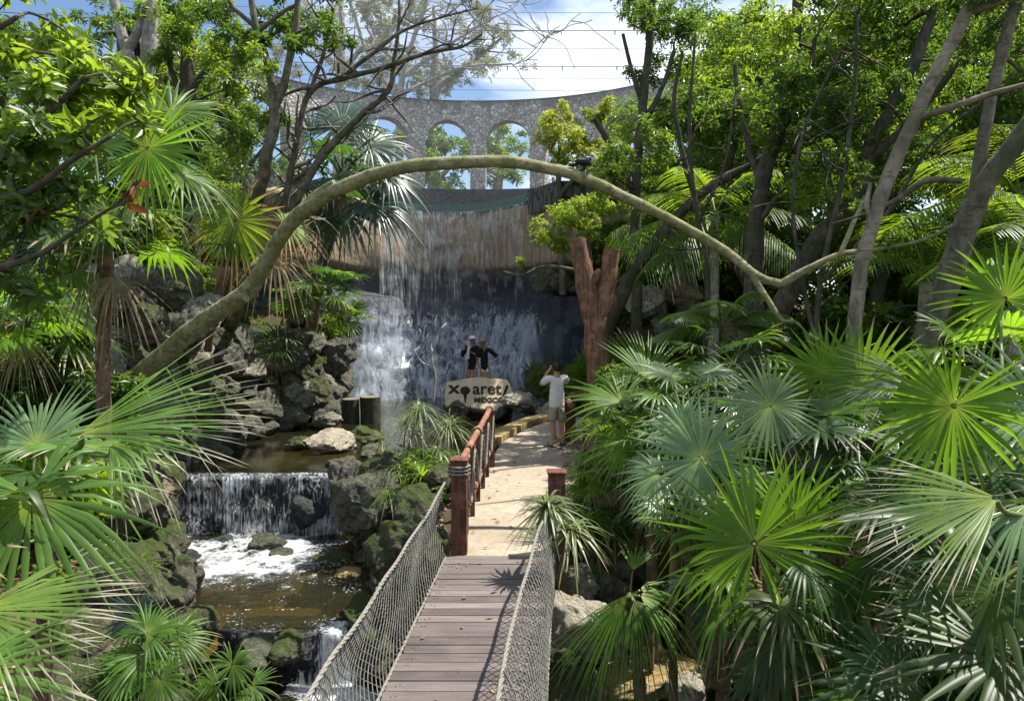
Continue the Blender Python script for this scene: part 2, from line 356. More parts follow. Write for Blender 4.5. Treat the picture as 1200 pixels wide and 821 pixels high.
# falling and foaming water: white strands with gaps, procedural
def white_mat(name, sx, sz, lo, hi, detail=5, tint=(.86, .9, .95), mode='strand', dens=1.0, fade=None):
    t = NT(name); a = t.n('Attribute', attribute_name='along').outputs['Fac']; p = t.obj()
    q = t.scalev(p, (sx, sz if mode == 'smear' else sx, sz)); n1 = t.noise(q, 1.0, detail, .6, .5); n2 = t.noise(p, 2.3, 3)
    if mode == 'web':
        n1 = t.noise(t.scalev(p, (sx, sz * .6, sz * .75)), 1.0, detail, .6, 1.2); n1 = t.math('SUBTRACT', 1.0, t.math('MULTIPLY', t.math('ABSOLUTE', t.math('SUBTRACT', n1, .5)), 5.5)); n3 = t.noise(t.scalev(p, (9, 9, 3)), 1.0, 6); n1 = t.math('ADD', t.math('MULTIPLY', n1, .75), t.math('MULTIPLY', n3, .35))
    if mode == 'foam':
        n3 = t.noise(p, 1.7, 3); w1 = t.noise(p, 11, 6, .6, 1.5); n1 = t.math('ADD', t.math('MULTIPLY', n1, .6), t.math('MULTIPLY', w1, .4)); n2 = n3
    v = t.math('ADD', n1, t.math('MULTIPLY', t.math('SUBTRACT', n2, .5), .55))
    v = t.math('ADD', v, t.math('SUBTRACT', a, .5))
    k = t.math('MULTIPLY', t.ramp(v, [(lo, 0.0), (hi, 1.0)]), dens)
    df = t.n('BsdfDiffuse', {'Color': tint}).outputs[0]; tl = t.n('BsdfTranslucent', {'Color': tint}).outputs[0]
    gl = t.n('BsdfGlossy', {'Roughness': .25, 'Color': (1, 1, 1)}).outputs[0]
    b = t.n('MixShader', {0: .4, 1: df, 2: tl}).outputs[0]; b = t.n('MixShader', {0: .1, 1: b, 2: gl}).outputs[0]
    return t.done(t.n('MixShader', {0: k, 1: t.n('BsdfTransparent').outputs[0], 2: b}).outputs[0])
M['strand'] = white_mat('strand', 22, .8, .47, .74, 7, dens=.7)
M['cascade'] = white_mat('cascade', 4.5, 1.1, .40, .86, 9, mode='smear', dens=.9, tint=(.8, .88, 1.0))
M['weir_water'] = white_mat('weir_water', 26, 1.6, .5, .70, 8, dens=.85)
M['foam'] = white_mat('foam', 5, 5, .5, .68, 10, mode='foam')
M['bubbles'] = white_mat('bubbles', 26, 26, .62, .70, 4)
M['spray'] = white_mat('spray', 1.3, 1.0, .36, .95, 8, dens=.5, tint=(.82, .9, 1.0))

# ------------------------------------------------------------------ the waterfall cliff
def lip_y(x): return 27.6 - .42 * (x + 2.2) ** 2 * (1.0 if x > -2.2 else .75)
prof = [(6.14, .35), (6.0, 0), (5.4, .0), (4.5, .1), (4.0, .22), (3.85, .8), (3.5, .9), (3.1, .5), (2.9, .1), (2.2, -.4), (1.5, -.95), (.8, -1.6), (.1, -2.2), (-.9, -2.8)]
pz = spline(prof, 4)
cxs = np.linspace(-7.6, 3.4, 111); P = np.zeros((len(cxs), len(pz), 3))
for i, x in enumerate(cxs):
    for j, (z, o) in enumerate(pz):
        y = max(lip_y(x), 22.4) + o * (1.0 if z > 3 else max(.3, 1 - abs(x + 2.2) / 7))
        a = noise.noise(V((x * .8, z * 1.1, 2))) * .35 + noise.noise(V((x * 2.2, z * 3, 5))) * .16 + noise.noise(V((x * 6, z * 6, 9))) * .05
        k = .35 if z > 3.9 else 1.0
        if z < 3.9: a += .16 * (abs(noise.noise(V((x * 1.5, z * 2.4, 50)))) - .2) * 2 + .10 * noise.noise(V((x * 3.4, z * 5, 60)))
        P[i, j] = (x + noise.noise(V((x, z, 30))) * .1, y + a * k, z + noise.noise(V((x * 1.5, z, 70))) * .12)
t = NT('fall_rock'); p = t.pos(); zz = t.n('SeparateXYZ', {0: p}).outputs[2]; n1 = t.noise(p, 1.6, 6, .6); n2 = t.noise(t.scalev(p, (5, 5, .6)), 1.2, 6); n3 = t.noise(p, 9, 6, .7)
och = t.mix(n1, (.36, .25, .145), (.5, .38, .24)); och = t.mix(t.ramp(n2, [(.42, 0.0), (.6, .75)]), och, (.17, .125, .085)); och = t.mix(t.ramp(n3, [(.55, 0.0), (.7, .4)]), och, (.5, .43, .32))
wet = t.mix(t.ramp(n3, [(.35, 0.0), (.65, 1.0)]), (.008, .012, .022), (.045, .06, .085)); wet = t.mix(t.ramp(t.noise(p, 2.4, 6, .65), [(.45, 0.0), (.6, .7)]), wet, (.012, .016, .022))
k = t.n('MapRange', {0: t.math('ADD', zz, t.math('MULTIPLY', n1, .9)), 1: 4.05, 2: 4.5}).outputs[0]
M['fall_rock'] = t.done(t.bsdf(t.mix(k, wet, och), t.n('MapRange', {0: k, 3: .3, 4: .85}).outputs[0], .5, t.bump(t.math('ADD', n3, n1), .7, .08)))
cliff = thing('waterfall_cliff', 'curved ochre cliff with a dark wet foot under the tall waterfall', 'cliff', (0, 0, 0))
mb = MB(); grid(mb, P[:, ::-1]); mb.build('rock_face', M['fall_rock'], cliff)
# the pale hollow patch in the ochre face
mb = MB(); c0 = W(503, 283, 0.97 * (lip_y(-2.9)))
ball(mb, (c0.x, lip_y(c0.x) + .15, c0.z), (.72, .22, .2), 0, 18, 8); mb.build('pale_ledge', M['rock_pale'], cliff)
# the curved lip
t = NT('lip_paint'); n1 = t.noise(t.pos(), 3, 5)
M['lip'] = t.done(t.bsdf(t.mix(n1, (.055, .13, .10), (.10, .19, .155)), .5, .5))
lx = np.linspace(-4.5, .45, 40); Q = np.array([[(x, lip_y(x) - .12, 5.95), (x, lip_y(x) - .14, 6.24), (x, lip_y(x) + .05, 6.26), (x, lip_y(x) + .06, 6.0)] for x in lx])
rim = thing('basin_rim', 'curved grey green rim of the basin the waterfall spills from', 'basin rim', (0, 0, 0))
mb = MB(); grid(mb, Q, smooth=False); box(mb, Q[0].mean(0), (.05, .22, .32)); box(mb, Q[-1].mean(0), (.05, .22, .32)); mb.build('rim_band', M['lip'], rim)
# falls: two layers of strands from the lip and the sheet over the stepped foot
fall = tag(bpy.data.objects.new('waterfall', None), 'tall waterfall of thin white strands spilling from the curved rim into the pond', 'waterfall'); C.objects.link(fall)
for k in range(2):
    mb = MB(); fx = np.linspace(-4.4, .35, 90); zs = np.linspace(5.97, 2.4, 30)
    Q = np.array([[(x, lip_y(x) - .2 - .12 * k - .35 * math.sqrt(max(0, (6.1 - z) / 4)) + .05 * noise.noise(V((x * 3, k, z * .3))), z) for z in zs] for x in fx])
    al = np.array([[.5 - .05 * k + (.035 if -4.3 < x < -3.6 else .02 if x < -1.3 else -.0) + .08 * noise.noise(V((x * 1.6, k * 5, 0))) - .10 * max(0, (5.0 - z) / 2.2) * (0.15 if x < -3.2 else 1) for z in zs] for x in fx])
    grid(mb, Q, al=al); mb.build('falling_strands', M['strand'], fall)
M['cascade_web'] = white_mat('cascade_web', 3.4, 1.7, .62, .98, 7, mode='web', dens=.65, tint=(.8, .88, 1.0))
mb = MB(); sel = [j for j, (z, o) in enumerate(pz) if z < 3.3]; si = [i for i, x in enumerate(cxs) if -5.4 < x < 1.4]
for k in range(2):
    Q = P[np.ix_(si, sel)].copy(); Q[..., 1] -= .07 + .16 * k; Q[..., 2] += .05 + .08 * k
    al = np.array([[.5 + (.03 * sst(-2.6, -3.6, x) + .05 * sst(-3.4, -2.4, x) + .05 * sst(-1.6, -.9, x) - .3 * sst(.5, 1.1, x) - .2 * sst(-4.6, -5.3, x)) - .42 * sst(1.9, 3.15, pz[j][0]) + .1 * noise.noise(V((x * .9, pz[j][0] * .5, 4 + k))) - .05 * k for j in sel] for x in cxs[si]])
    grid(mb, Q, k, al=al)
mb.build('cascade_sheet', [M['cascade'], M['cascade_web']], fall)
mb = MB()
for k in range(4):
    sx = np.linspace(-6.0, -2.4, 20) if k < 3 else np.linspace(-2.6, 1.4, 20); sz = np.linspace(-.2, 3.2 - .4 * k, 16)
    Q = np.array([[(x, 23.2 + .6 * k + .3 * noise.noise(V((x, z, k))) + z * .55, z) for z in sz] for x in sx])
    al = np.array([[.5 - .04 * (k == 3) - .55 * max(0, abs((x + 4.3) / 1.7 if k < 3 else (x + .5) / 1.8) - .35) - .3 * max(0, z - 1.6) for z in sz] for x in sx]); grid(mb, Q, al=al)
mb.build('spray', M['spray'], fall)

# fine spray hanging in the air round the fall
t = NT('mist'); pv = t.n('VolumePrincipled', {'Color': (.86, .93, 1.0), 'Density': .0045, 'Anisotropy': .2}); t.t.links.new(pv.outputs[0], t.out.inputs['Volume']); M['mist'] = t.m
mb = MB(); box(mb, (-1.8, 27.0, 7.0), (15.0, 11.0, 16.5)); tag(mb.build('mist', M['mist']), kind='stuff')
scene.cycles.volume_bounces = 1
# ------------------------------------------------------------------ ring wall of arches
t = NT('cobble_wall'); p = t.pos(); vo = t.n('TexVoronoi', {'Vector': p, 'Scale': 6.2}); vd = t.n('TexVoronoi', {'Vector': p, 'Scale': 6.2}, feature='DISTANCE_TO_EDGE').outputs[0]
zz = t.n('SeparateXYZ', {0: p}).outputs[2]; n1 = t.noise(p, .8, 6, .75); n2 = t.noise(p, 6, 5)
vr = t.n('SeparateColor', {0: vo.outputs['Color']}).outputs[0]
st = t.mix(vr, (.34, .31, .27), (.78, .73, .66)); st = t.mix(t.ramp(vd, [(.03, 1.0), (.14, 0.0)]), st, (.2, .18, .155))
stain = t.ramp(t.math('ADD', n1, t.math('MULTIPLY', t.math('SUBTRACT', zz, 11.0), .22)), [(.5, 0.0), (.62, .6)])
st = t.mix(stain, st, (.045, .043, .045)); st = t.mix(t.math('MULTIPLY', n2, .3), st, (.4, .38, .36))
M['cobble'] = t.done(t.bsdf(st, .9, .2, t.bump(vd, .8, .08)))
arc = thing('arched_wall', 'curved grey cobblestone wall with a row of tall open arches behind the waterfall', 'stone wall', (-1.5, 24.2, 0))
mb = MB(); R0, R1, ZB, ZT, ZS, AR = 9.8, 10.5, 7.7, 11.5, 9.55, .8
def pol(r, a, z): return (r * math.sin(a), r * math.cos(a), z)
for b in range(-6, 6):
    a0, a1 = 2.62 / R0 * b, 2.62 / R0 * (b + 1); ac = (a0 + a1) / 2; N = 24; hw = .98 / R0
    aa = sorted(set(list(np.linspace(a0, ac - hw, 4)) + list(ac - hw * np.cos(np.linspace(0, PI, N))) + list(np.linspace(ac + hw, a1, 4))))
    def zb(a):
        u = (a - ac) / hw
        return ZB if abs(u) > 1 - 1e-6 else ZS + 1.12 * math.sqrt(max(0, 1 - u * u))
    for i in range(len(aa) - 1):
        l, r = aa[i], aa[i + 1]; m = (l + r) / 2; ins = abs(m - ac) < hw
        zl, zr = (zb(l) if ins and abs(l - ac) < hw - 1e-6 else (ZS if ins else ZB)), (zb(r) if ins and abs(r - ac) < hw - 1e-6 else (ZS if ins else ZB))
        z3 = np.linspace(0, 1, 5)
        for rr in (R0, R1):
            g = np.array([[pol(rr, l, zl + (ZT - zl) * k) for k in z3], [pol(rr, r, zr + (ZT - zr) * k) for k in z3]])
            grid(mb, g if rr == R0 else g[::-1], smooth=False)
        mb.add([pol(R0, l, zl), pol(R0, r, zr), pol(R1, r, zr), pol(R1, l, zl)], [[0, 1, 2, 3]], smooth=False)
        mb.add([pol(R0 - .08, l, ZT), pol(R0 - .08, r, ZT), pol(R1 + .08, r, ZT), pol(R1 + .08, l, ZT)], [[0, 1, 2, 3]], smooth=False)
    for a, s in ((ac - hw, 1), (ac + hw, -1)):
        v = [pol(R0, a, ZB), pol(R1, a, ZB), pol(R1, a, ZS), pol(R0, a, ZS)]; mb.add(v, [[0, 1, 2, 3]], smooth=False)
mb.build('arcade', M['cobble'], arc)
mb = MB(); aa = np.linspace(R(-90), R(90), 80)
grid(mb, np.array([[pol(R0 - .12, a, 5.4), pol(R0 - .12, a, ZB), pol(R1 + .1, a, ZB + .004), pol(R1 + .1, a, 5.4)] for a in aa]), smooth=False)
M['dark_wall'] = rock_mat('dark_wall', (.02, .025, .035), (.05, .055, .07), (.1, .1, .11), moss_amt=.2)
mb.build('dark_plinth', M['dark_wall'], arc)
# low dark parapet to the right of the rim
t = NT('parapet_stone'); p = t.pos(); vd = t.n('TexVoronoi', {'Vector': t.scalev(p, (4, 4, 1.2)), 'Scale': 1.5}, feature='DISTANCE_TO_EDGE').outputs[0]
M['parapet'] = t.done(t.bsdf(t.mix(t.ramp(vd, [(.02, 0.0), (.15, 1.0)]), (.03, .028, .026), (.13, .12, .11)), .9, .2, t.bump(vd, .8, .06)))
mb = MB(); px = np.linspace(.5, 3.0, 14)
grid(mb, np.array([[(x, max(lip_y(x), 22.6) - .3 + .02 * noise.noise(V((x * 5, 0, 0))), z) for z in (5.55, 5.9, 6.3)] + [(x, max(lip_y(x), 22.6) + .1, 6.32), (x, max(lip_y(x), 22.6) + .12, 5.5)] for x in px]), smooth=False)
tag(mb.build('stone_parapet', M['parapet']), 'low dark stone parapet at the cliff top beside the basin rim', 'parapet')

# ------------------------------------------------------------------ overhead netting cables
M['cable'] = plain('cable', (.16, .17, .19), .5, .4)
names = ['topmost thin cable strung across the open sky', 'second thin cable from the top across the sky', 'third cable from the top, thick with small clips', 'fourth thin cable down across the sky',
         'fifth cable down, with clips, across the sky', 'sixth thin cable down across the sky', 'lowest thin cable just above the arched wall']
for i, (py, r) in enumerate(((-6, .02), (15, .022), (36, .04), (57, .02), (78, .034), (92, .02), (106, .018))):
    a = W(640, py, 36 - i * .4); mb = MB()
    L = np.linspace(-30, 30, 41); tube(mb, [(x, a.y, a.z + .0012 * (x - a.x) ** 2 - .004 * x) for x in L], r * .6, 5)
    if r > .03:
        for x in np.arange(-29, 29, 2.4): box(mb, (x, a.y, a.z + .0012 * (x - a.x) ** 2 - .004 * x - .08), (.05, .05, .2))
    tag(mb.build('overhead_cable', M['cable']), names[i], 'cable', 'netting cables over the garden')

# ------------------------------------------------------------------ path, kerb
t = NT('path_surface'); p = t.pos(); n1 = t.noise(p, .9, 5, .6); n2 = t.noise(p, 7, 6, .65); n3 = t.noise(p, 45, 4, .7); vd = t.n('TexVoronoi', {'Vector': p, 'Scale': 5}, feature='DISTANCE_TO_EDGE').outputs[0]
c = t.mix(t.ramp(n1, [(.35, 0.0), (.65, 1.0)]), (.31, .26, .195), (.40, .35, .275)); c = t.mix(t.ramp(n2, [(.45, 0.0), (.65, .6)]), c, (.27, .20, .13))
c = t.mix(t.ramp(n3, [(.54, 0.0), (.66, .65)]), c, (.16, .12, .085)); c = t.mix(t.ramp(n3, [(.3, .5), (.42, 0.0)]), c, (.55, .5, .4))
M['path'] = t.done(t.bsdf(c, .95, .2, t.bump(t.math('ADD', n3, n2), .35, .02)))
PL = spline([(-.62, 8.52), (-.58, 10), (-.5, 11.5), (-.42, 13), (-.25, 15), (0.1, 16.4), (.62, 17.6), (1.4, 18.6), (2.6, 19.2), (5, 19.6)], 6)
PR = spline([(.62, 8.52), (.78, 10), (.95, 11.5), (1.12, 13), (1.38, 14.6), (1.7, 15.6), (2.2, 16.3), (2.9, 16.8), (3.8, 17.1), (5.6, 17.3)], 6)
mb = MB(); F = np.linspace(0, 1, 9)
grid(mb, np.array([[(l[0] * (1 - f) + r[0] * f, l[1] * (1 - f) + r[1] * f, .012 + .012 * noise.noise(V((l[0] + f * 2, l[1], 0)))) for f in F] for l, r in zip(PL, PR)]))
mb.add([(-.62, 8.52, .01), (.62, 8.52, .01), (.62, 8.52, -.9), (-.62, 8.52, -.9)], [[0, 1, 2, 3]])
tag(mb.build('path', M['path']), kind='structure')
# raised ochre kerb of separate flat stones along the pond
kb = thing('pond_kerb', 'raised kerb of flat ochre stones between the path and the pond', 'kerb', (0, 0, 0)); mbk = MB()
kl = spline([(-.55, 13.3), (-.4, 14.6), (-.22, 15.4), (0.1, 16.5), (.6, 17.7), (1.3, 18.7), (2.4, 19.35)], 4)
for i in range(len(kl) - 1):
    a, b = kl[i], kl[i + 1]; d = V((b[0] - a[0], b[1] - a[1], 0)); L = d.length; n = V((-d.y, d.x, 0)).normalized()
    c = V((*((a + b) / 2), 0)) + n * .20; wd = rnd(.32, .42); ang = math.atan2(d.y, d.x) + rnd(-.05, .05)
    box(mbk, (c.x, c.y, .05), (L * .96, wd, .16), 0, ang); box(mbk, (c.x, c.y, -.35), (L * .99, wd * .8, .62), 1, ang)
mbk.build('kerb_stones', [M['rock_ochre'], M['rock_dark']], kb)
# ------------------------------------------------------------------ the hanging bridge
t = NT('deck_wood'); p = t.pos(); ri = t.n('NewGeometry').outputs['Random Per Island']; q = t.scalev(p, (.7, 8, 8)); n1 = t.noise(q, 3, 7, .65); n2 = t.noise(p, 1.5, 4); n3 = t.noise(p, 30, 4)
c = t.mix(ri, (.07, .056, .053), (.18, .148, .138)); c = t.mix(1.0, c, t.ramp(n1, [(.3, .7), (.7, 1.3)]), 'MULTIPLY'); c = t.mix(t.ramp(n2, [(.5, 0.0), (.75, .45)]), c, (.2, .165, .15)); c = t.mix(t.ramp(n3, [(.66, 0.0), (.72, .5)]), c, (.25, .2, .13))
M['deck'] = t.done(t.bsdf(c, .7, .35, t.bump(n1, .3, .01)))
M['post_wood'] = bark_mat('post_wood', (.06, .028, .02), (.16, .07, .048), None, (6, 6, .8), 4, .4, None, 0.0)
M['rail_wood'] = bark_mat('rail_wood', (.13, .055, .035), (.29, .14, .09), None, (6, 6, 6), 3, .3, None, 0.0)
M['rope'] = plain('rope', (.24, .225, .19), .9, .2, .3, 60)
M['net_rope'] = plain('net_rope', (.17, .168, .15), .9, .2, .35, 20)
M['iron'] = plain('iron', (.05, .05, .05), .6, .4)
def edge(y, s): c = -.84 + .073 * (y - 5.55) + .49; return c + (.59 if s > 0 else -.585)
bridge = thing('rope_bridge', 'brown plank footbridge with grey rope net sides leading down to the path', 'bridge', (0, 0, 0))
mb = MB(); y = 2.6
while y < 8.45:
    xa, xb = edge(y, -1), edge(y, 1); wd = .152
    wd = min(wd, 8.50 - y)
    box(mb, ((xa + xb) / 2 + rnd(-.006, .006), y + wd / 2, rnd(-.003, .003)), (xb - xa + rnd(-.01, .01), wd - .011, .04), 0, rnd(-.003, .003)); y += .152
    for xx in (xa + .07, xa + .10, xb - .10, xb - .07): box(mb, (xx + rnd(-.006, .006), y - .152 + wd * .5 + rnd(-.02, .02), .0215), (.011, .011, .004), 1)
mb.build('deck', [M['deck'], M['iron']], bridge)
mb = MB()
for s in (-1, 1):
    tube(mb, [(edge(y, s) - s * .12, y, -.1) for y in (2.4, 5, 8.5)], .07, 8)
mb.build('beam', M['iron'], bridge)
def rope(mb, pts, r, mi=0, tw=26.0, strands=3):
    P = spline(pts, 12); L = np.concatenate([[0], np.cumsum(np.linalg.norm(np.diff(P, axis=0), axis=1))])
    n = max(8, int(L[-1] / .025)); tt = np.linspace(0, L[-1], n); Q = np.stack([np.interp(tt, L, P[:, k]) for k in range(3)], -1)
    T = np.gradient(Q, axis=0); T /= np.linalg.norm(T, axis=1)[:, None]; a = np.cross(T, [0, 0, 1.0]); a /= np.linalg.norm(a, axis=1)[:, None] + 1e-9; b = np.cross(T, a)
    for s in range(strands):
        ph = tt * tw + s * 2 * PI / strands; tube(mb, Q + (a * np.cos(ph)[:, None] + b * np.sin(ph)[:, None]) * r * .52, r * .58, 5, mi)
def net(s):
    mb = MB(); y0, y1 = 2.7, 8.45
    # top edge sags between its posts; the lower edge is lashed to the deck
    def top(y):
        u = (y - 3.0) / (8.4 - 3.0); sag = .12 * 4 * u * (1 - u) + .012 * math.sin(y * 5.2) + .008 * math.sin(y * 11 + s)
        if s < 0: return V((edge(y, s) - .03 - .05 * math.sin(PI * min(1, max(0, u))), y, .84 - sag + .02 * math.sin(y * 7)))
        return V((edge(y, s) - .21 + .19 * max(0, (u - .35) / .65) ** 1.3, y, .80 - sag - .12 * max(0, (u - .75) / .25)))
    def bot(y): return V((edge(y, s) + s * .02, y, .02))
    nu, nv = int((y1 - y0) / .052), 17
    def pt(u, v):
        y = y0 + (y1 - y0) * u / nu; a, b = top(y), bot(y); f = v / nv; p = a.lerp(b, f)
        p.x += s * (.07 + .05 * noise.noise(V((y * .9, f, s)))) * math.sin(PI * f) + .02 * noise.noise(V((y * 2, f * 3, s))); p.z += .03 * noise.noise(V((y * 1.6, f * 3, 5 + s))) * math.sin(PI * f); p.y += .03 * noise.noise(V((y * 1.4, f * 2.5, 9 + s))) * math.sin(PI * f)
        return p
    r = .0046
    for st in range(-nv, nu, 2):
        for dr in (1, -1):
            line = []
            for v in range(nv + 1):
                u = st + v if dr > 0 else st + nv - v
                if 0 <= u <= nu: line.append(pt(u, v))
            if len(line) > 1: tube(mb, line, r, 4, 0, cap=False)
    m2 = MB(); rope(m2, [tuple(top(y)) for y in np.linspace(y0, y1 + .05, 14)], .016); rope(m2, [tuple(bot(y)) for y in np.linspace(y0, y1, 14)], .013)
    hang = []
    for k in range(12): m3 = MB(); hang.append(m3); yy = y0 + .3 + k * .45; tube(m3, [tuple(top(yy) + V((s * .01, 0, .02))), tuple(pt((yy - y0) / (y1 - y0) * nu, 8)), tuple(bot(yy))], .0065, 5)
    o = mb.build('side_net', M['net_rope'], bridge); m2.build('edge_rope', M['rope'], o)
    if s > 0: [m.build('hanger_rope', M['rope'], o) for m in hang[::3]]
net(-1); net(1)
# end posts
def post(name, label, x, y, z0, z1, wd, group=None, rz=0.0, mat='post_wood', cat='post'):
    th = thing(name, label, cat, (x, y, z0), rz, group); mb = MB(); box(mb, (0, 0, (z1 - z0) / 2), (wd, wd, z1 - z0)); o = mb.build('shaft', M[mat], th)
    bv = o.modifiers.new('bevel', 'BEVEL'); bv.width = .018; bv.segments = 2
    mb = MB(); box(mb, (0, 0, z1 - z0 + .012), (wd + .03, wd + .03, .03)); c = mb.build('top_board', M[mat], th); bv = c.modifiers.new('bevel', 'BEVEL'); bv.width = .008; bv.segments = 2
    return th
pl = post('bridge_post', 'square dark red brown post with a flat top where the left net ends', -.60, 8.62, -.35, 1.08, .18)
mb = MB(); mb2 = MB()
for z in (1.02, .98, .94): rope(mb2, [(.12 * math.cos(a), .12 * math.sin(a), z + .35) for a in np.linspace(0, 2 * PI, 9)], .014)
mb2.build('rope_lashing', M['rope'], pl)
post('bridge_post', 'square dark red brown post half hidden in leaves at the right end of the bridge', .51, 8.66, -.35, .93, .19)
# the slanting rope-tied handrail beyond the left post
hr = thing('path_handrail', 'red brown wooden handrail with upright pickets tied with pale rope along the left path edge', 'handrail', (-.6, 8.8, 0))
A, B = V((-.02, -.02, .98)), V((.22, 4.5, 1.0))
mb = MB(); tube(mb, [tuple(A.lerp(B, k)) for k in np.linspace(0, 1, 12)], .043, 10, jit=.06); mb.build('top_rail', M['rail_wood'], hr)
mb = MB(); tube(mb, [tuple(A.lerp(B, k) - V((0, 0, .72))) for k in np.linspace(0, 1, 12)], .04, 8, jit=.04); mb.build('lower_rail', M['rail_wood'], hr)
for k in (.13, .3, .47, .64, .81, .975):
    p = A.lerp(B, k); mb = MB(); wd = .13 if k > .9 else .09; box(mb, (p.x + .02, p.y, p.z / 2 - .06), (.06 if k < .9 else .13, wd, p.z + .1)); mb.build('picket', M['post_wood'], hr)
mb = MB(); zig = []
for i, k in enumerate(np.linspace(.04, .97, 9)): p = A.lerp(B, k); zig.append((p.x + .07, p.y, p.z - (.06 if i % 2 == 0 else .62)))
rope(mb, zig, .017)
for k in (.5, .97):
    p = A.lerp(B, k)
    for d in (-.03, 0, .03): rope(mb, [(p.x + .068 * math.cos(a), p.y + d, p.z + .068 * math.sin(a)) for a in np.linspace(0, 2 * PI, 9)], .013)
mb.build('rope_tie', M['rope'], hr)
# short rail on the right path edge behind the photographer
rr = thing('path_handrail', 'short red brown railing post pair behind the man on the right path edge', 'handrail', (1.12, 15.6, 0))
for x, y in ((.02, 0), (.16, .55)):
    mb = MB(); box(mb, (x, y, .42), (.13, .13, 1.0)); mb.build('picket', M['post_wood'], rr)
mb = MB(); tube(mb, [(.02, -.9, .86), (.02, 0, .88), (.16, .55, .9), (.5, 1.0, .9)], .05, 8); mb.build('top_rail', M['rail_wood'], rr)

# ------------------------------------------------------------------ the sign stone
sg = thing('sign_stone', 'pale broken stone slab with dark painted lettering standing by the pond', 'sign', W(563, 479, 20.4), R(2))
out = [(-.86, .02), (-.9, .3), (-.86, .62), (-.82, .74), (-.6, .78), (-.38, .83), (-.12, .87), (.12, .88), (.2, .85), (.45, .82), (.66, .8), (.74, .68), (.84, .32), (.87, .14), (.9, .04), (.78, -.06), (.5, -.12), (.2, -.1), (0, -.06), (-.3, -.02), (-.6, -.04)]
import bmesh
bm = bmesh.new(); ring = spline([(x, 0, z) for x, z in out + out[:1]], 4)[:-1]
fr = [bm.verts.new((x + .01 * noise.noise(V((x * 9, z * 9, 1))), -.15, z + .012 * noise.noise(V((x * 9, z * 9, 4))))) for x, _, z in ring]
bk = [bm.verts.new((x * .95, .17, z * .97)) for x, _, z in ring]
bm.faces.new(fr); bm.faces.new(bk[::-1])
for i in range(len(fr)): j = (i + 1) % len(fr); bm.faces.new((fr[j], fr[i], bk[i], bk[j]))
bmesh.ops.recalc_face_normals(bm, faces=bm.faces[:]); bmesh.ops.bevel(bm, geom=[e for e in bm.edges if len(e.link_faces) == 2 and e.calc_face_angle(0) > 1 and abs(e.verts[0].co.y - e.verts[1].co.y) < .01], offset=.025, segments=2, affect='EDGES')
me = bpy.data.meshes.new('slab'); bm.to_mesh(me); bm.free(); me.materials.append(M['sign_face']); slab = link('slab', me, sg); slab.scale = (1.07, 1, 1); slab.rotation_euler = (R(-30), 0, 0)
M['paint'] = plain('dark_paint', (.02, .017, .016), .7, .3); M['paint_red'] = plain('dark_red_paint', (.05, .02, .022), .7, .3)
def text(s, x, z, size, name, bold, parent, sx=1.0, shear=0.0):
    cu = bpy.data.curves.new(name, 'FONT'); cu.body = s; cu.size = size; cu.extrude = .006; cu.offset = bold; cu.align_x = 'LEFT'; cu.shear = shear
    o = bpy.data.objects.new(name, cu); me = None
    C.objects.link(o); dg = bpy.context.evaluated_depsgraph_get(); me = bpy.data.meshes.new_from_object(o.evaluated_get(dg)); bpy.data.objects.remove(o)
    me.materials.clear(); me.materials.append(M['paint']); k = link(name, me, parent); k.location = (x, -.157, z); k.rotation_euler = (PI / 2, 0, 0); k.scale = (sx, 1, 1); return k
text('x', -.78, .40, .47, 'lettering', .016, slab, 1.02)
text('aret', -.20, .37, .48, 'lettering', .008, slab, .93)
mb = MB(); box(mb, (.64, -.157, .49), (.065, .012, .27), M=Matrix.Rotation(R(18), 4, 'Y')); ball(mb, (.585, -.157, .335), (.036, .008, .036)); mb.build('lettering', M['paint'], slab)
mb = MB()
ball(mb, (-.38, -.158, .47), (.125, .012, .125), 0, 20, 10); ball(mb, (-.38, -.16, .49), (.072, .016, .066), 1, 14, 8)
mb.add([(-.43, -.163, .38), (-.33, -.163, .38), (-.365, -.163, .10), (-.385, -.163, .10)], [[0, 1, 2, 3]], 0); mb.build('emblem', [M['paint'], M['paint_red']], slab)
text('MÉXICO', -.16, .13, .19, 'lettering', .008, slab, 1.06)
# ------------------------------------------------------------------ rocks
def rock_mesh(seed, flat=1.0, cuts=9, sub=5, rough=1.0):
    rs = random.Random(seed); bm = bmesh.new(); bmesh.ops.create_icosphere(bm, subdivisions=sub, radius=1.0)
    planes = []
    for _ in range(cuts):
        n = V((rs.gauss(0, 1), rs.gauss(0, 1), rs.gauss(0, 1))).normalized(); planes.append((n, rs.uniform(.5, .85)))
    s = V((seed * 7.1, seed * 3.3, seed * 5.7))
    for v in bm.verts:
        p = v.co.copy(); p *= 1 + .30 * noise.noise(p * .9 + s)
        for n, d in planes:
            e = p.dot(n) - d
            if e > 0: p -= n * e * .9
        q = v.co.normalized()
        p += q * rough * (.16 * noise.noise(p * 2.1 + s) + .06 * noise.noise(p * 4.7 + s) - .09 * abs(noise.noise(p * 2.6 + s * 2)) + .05 * noise.noise(p * 10 + s) - .07 * max(0, noise.noise(p * 7 + s * 3) - .1) + .025 * noise.noise(p * 22 + s))
        p.z *= flat; v.co = p
    me = bpy.data.meshes.new('boulder'); bm.to_mesh(me); bm.free()
    for pl in me.polygons: pl.use_smooth = True
    return me
RM = {}
def rmesh(k, mat):
    if (k, mat) not in RM:
        me = rock_mesh(k) if (k, None) not in RM else RM[(k, None)].copy(); RM.setdefault((k, None), me.copy()); me.materials.append(M[mat]); RM[(k, mat)] = me
    return RM[(k, mat)]
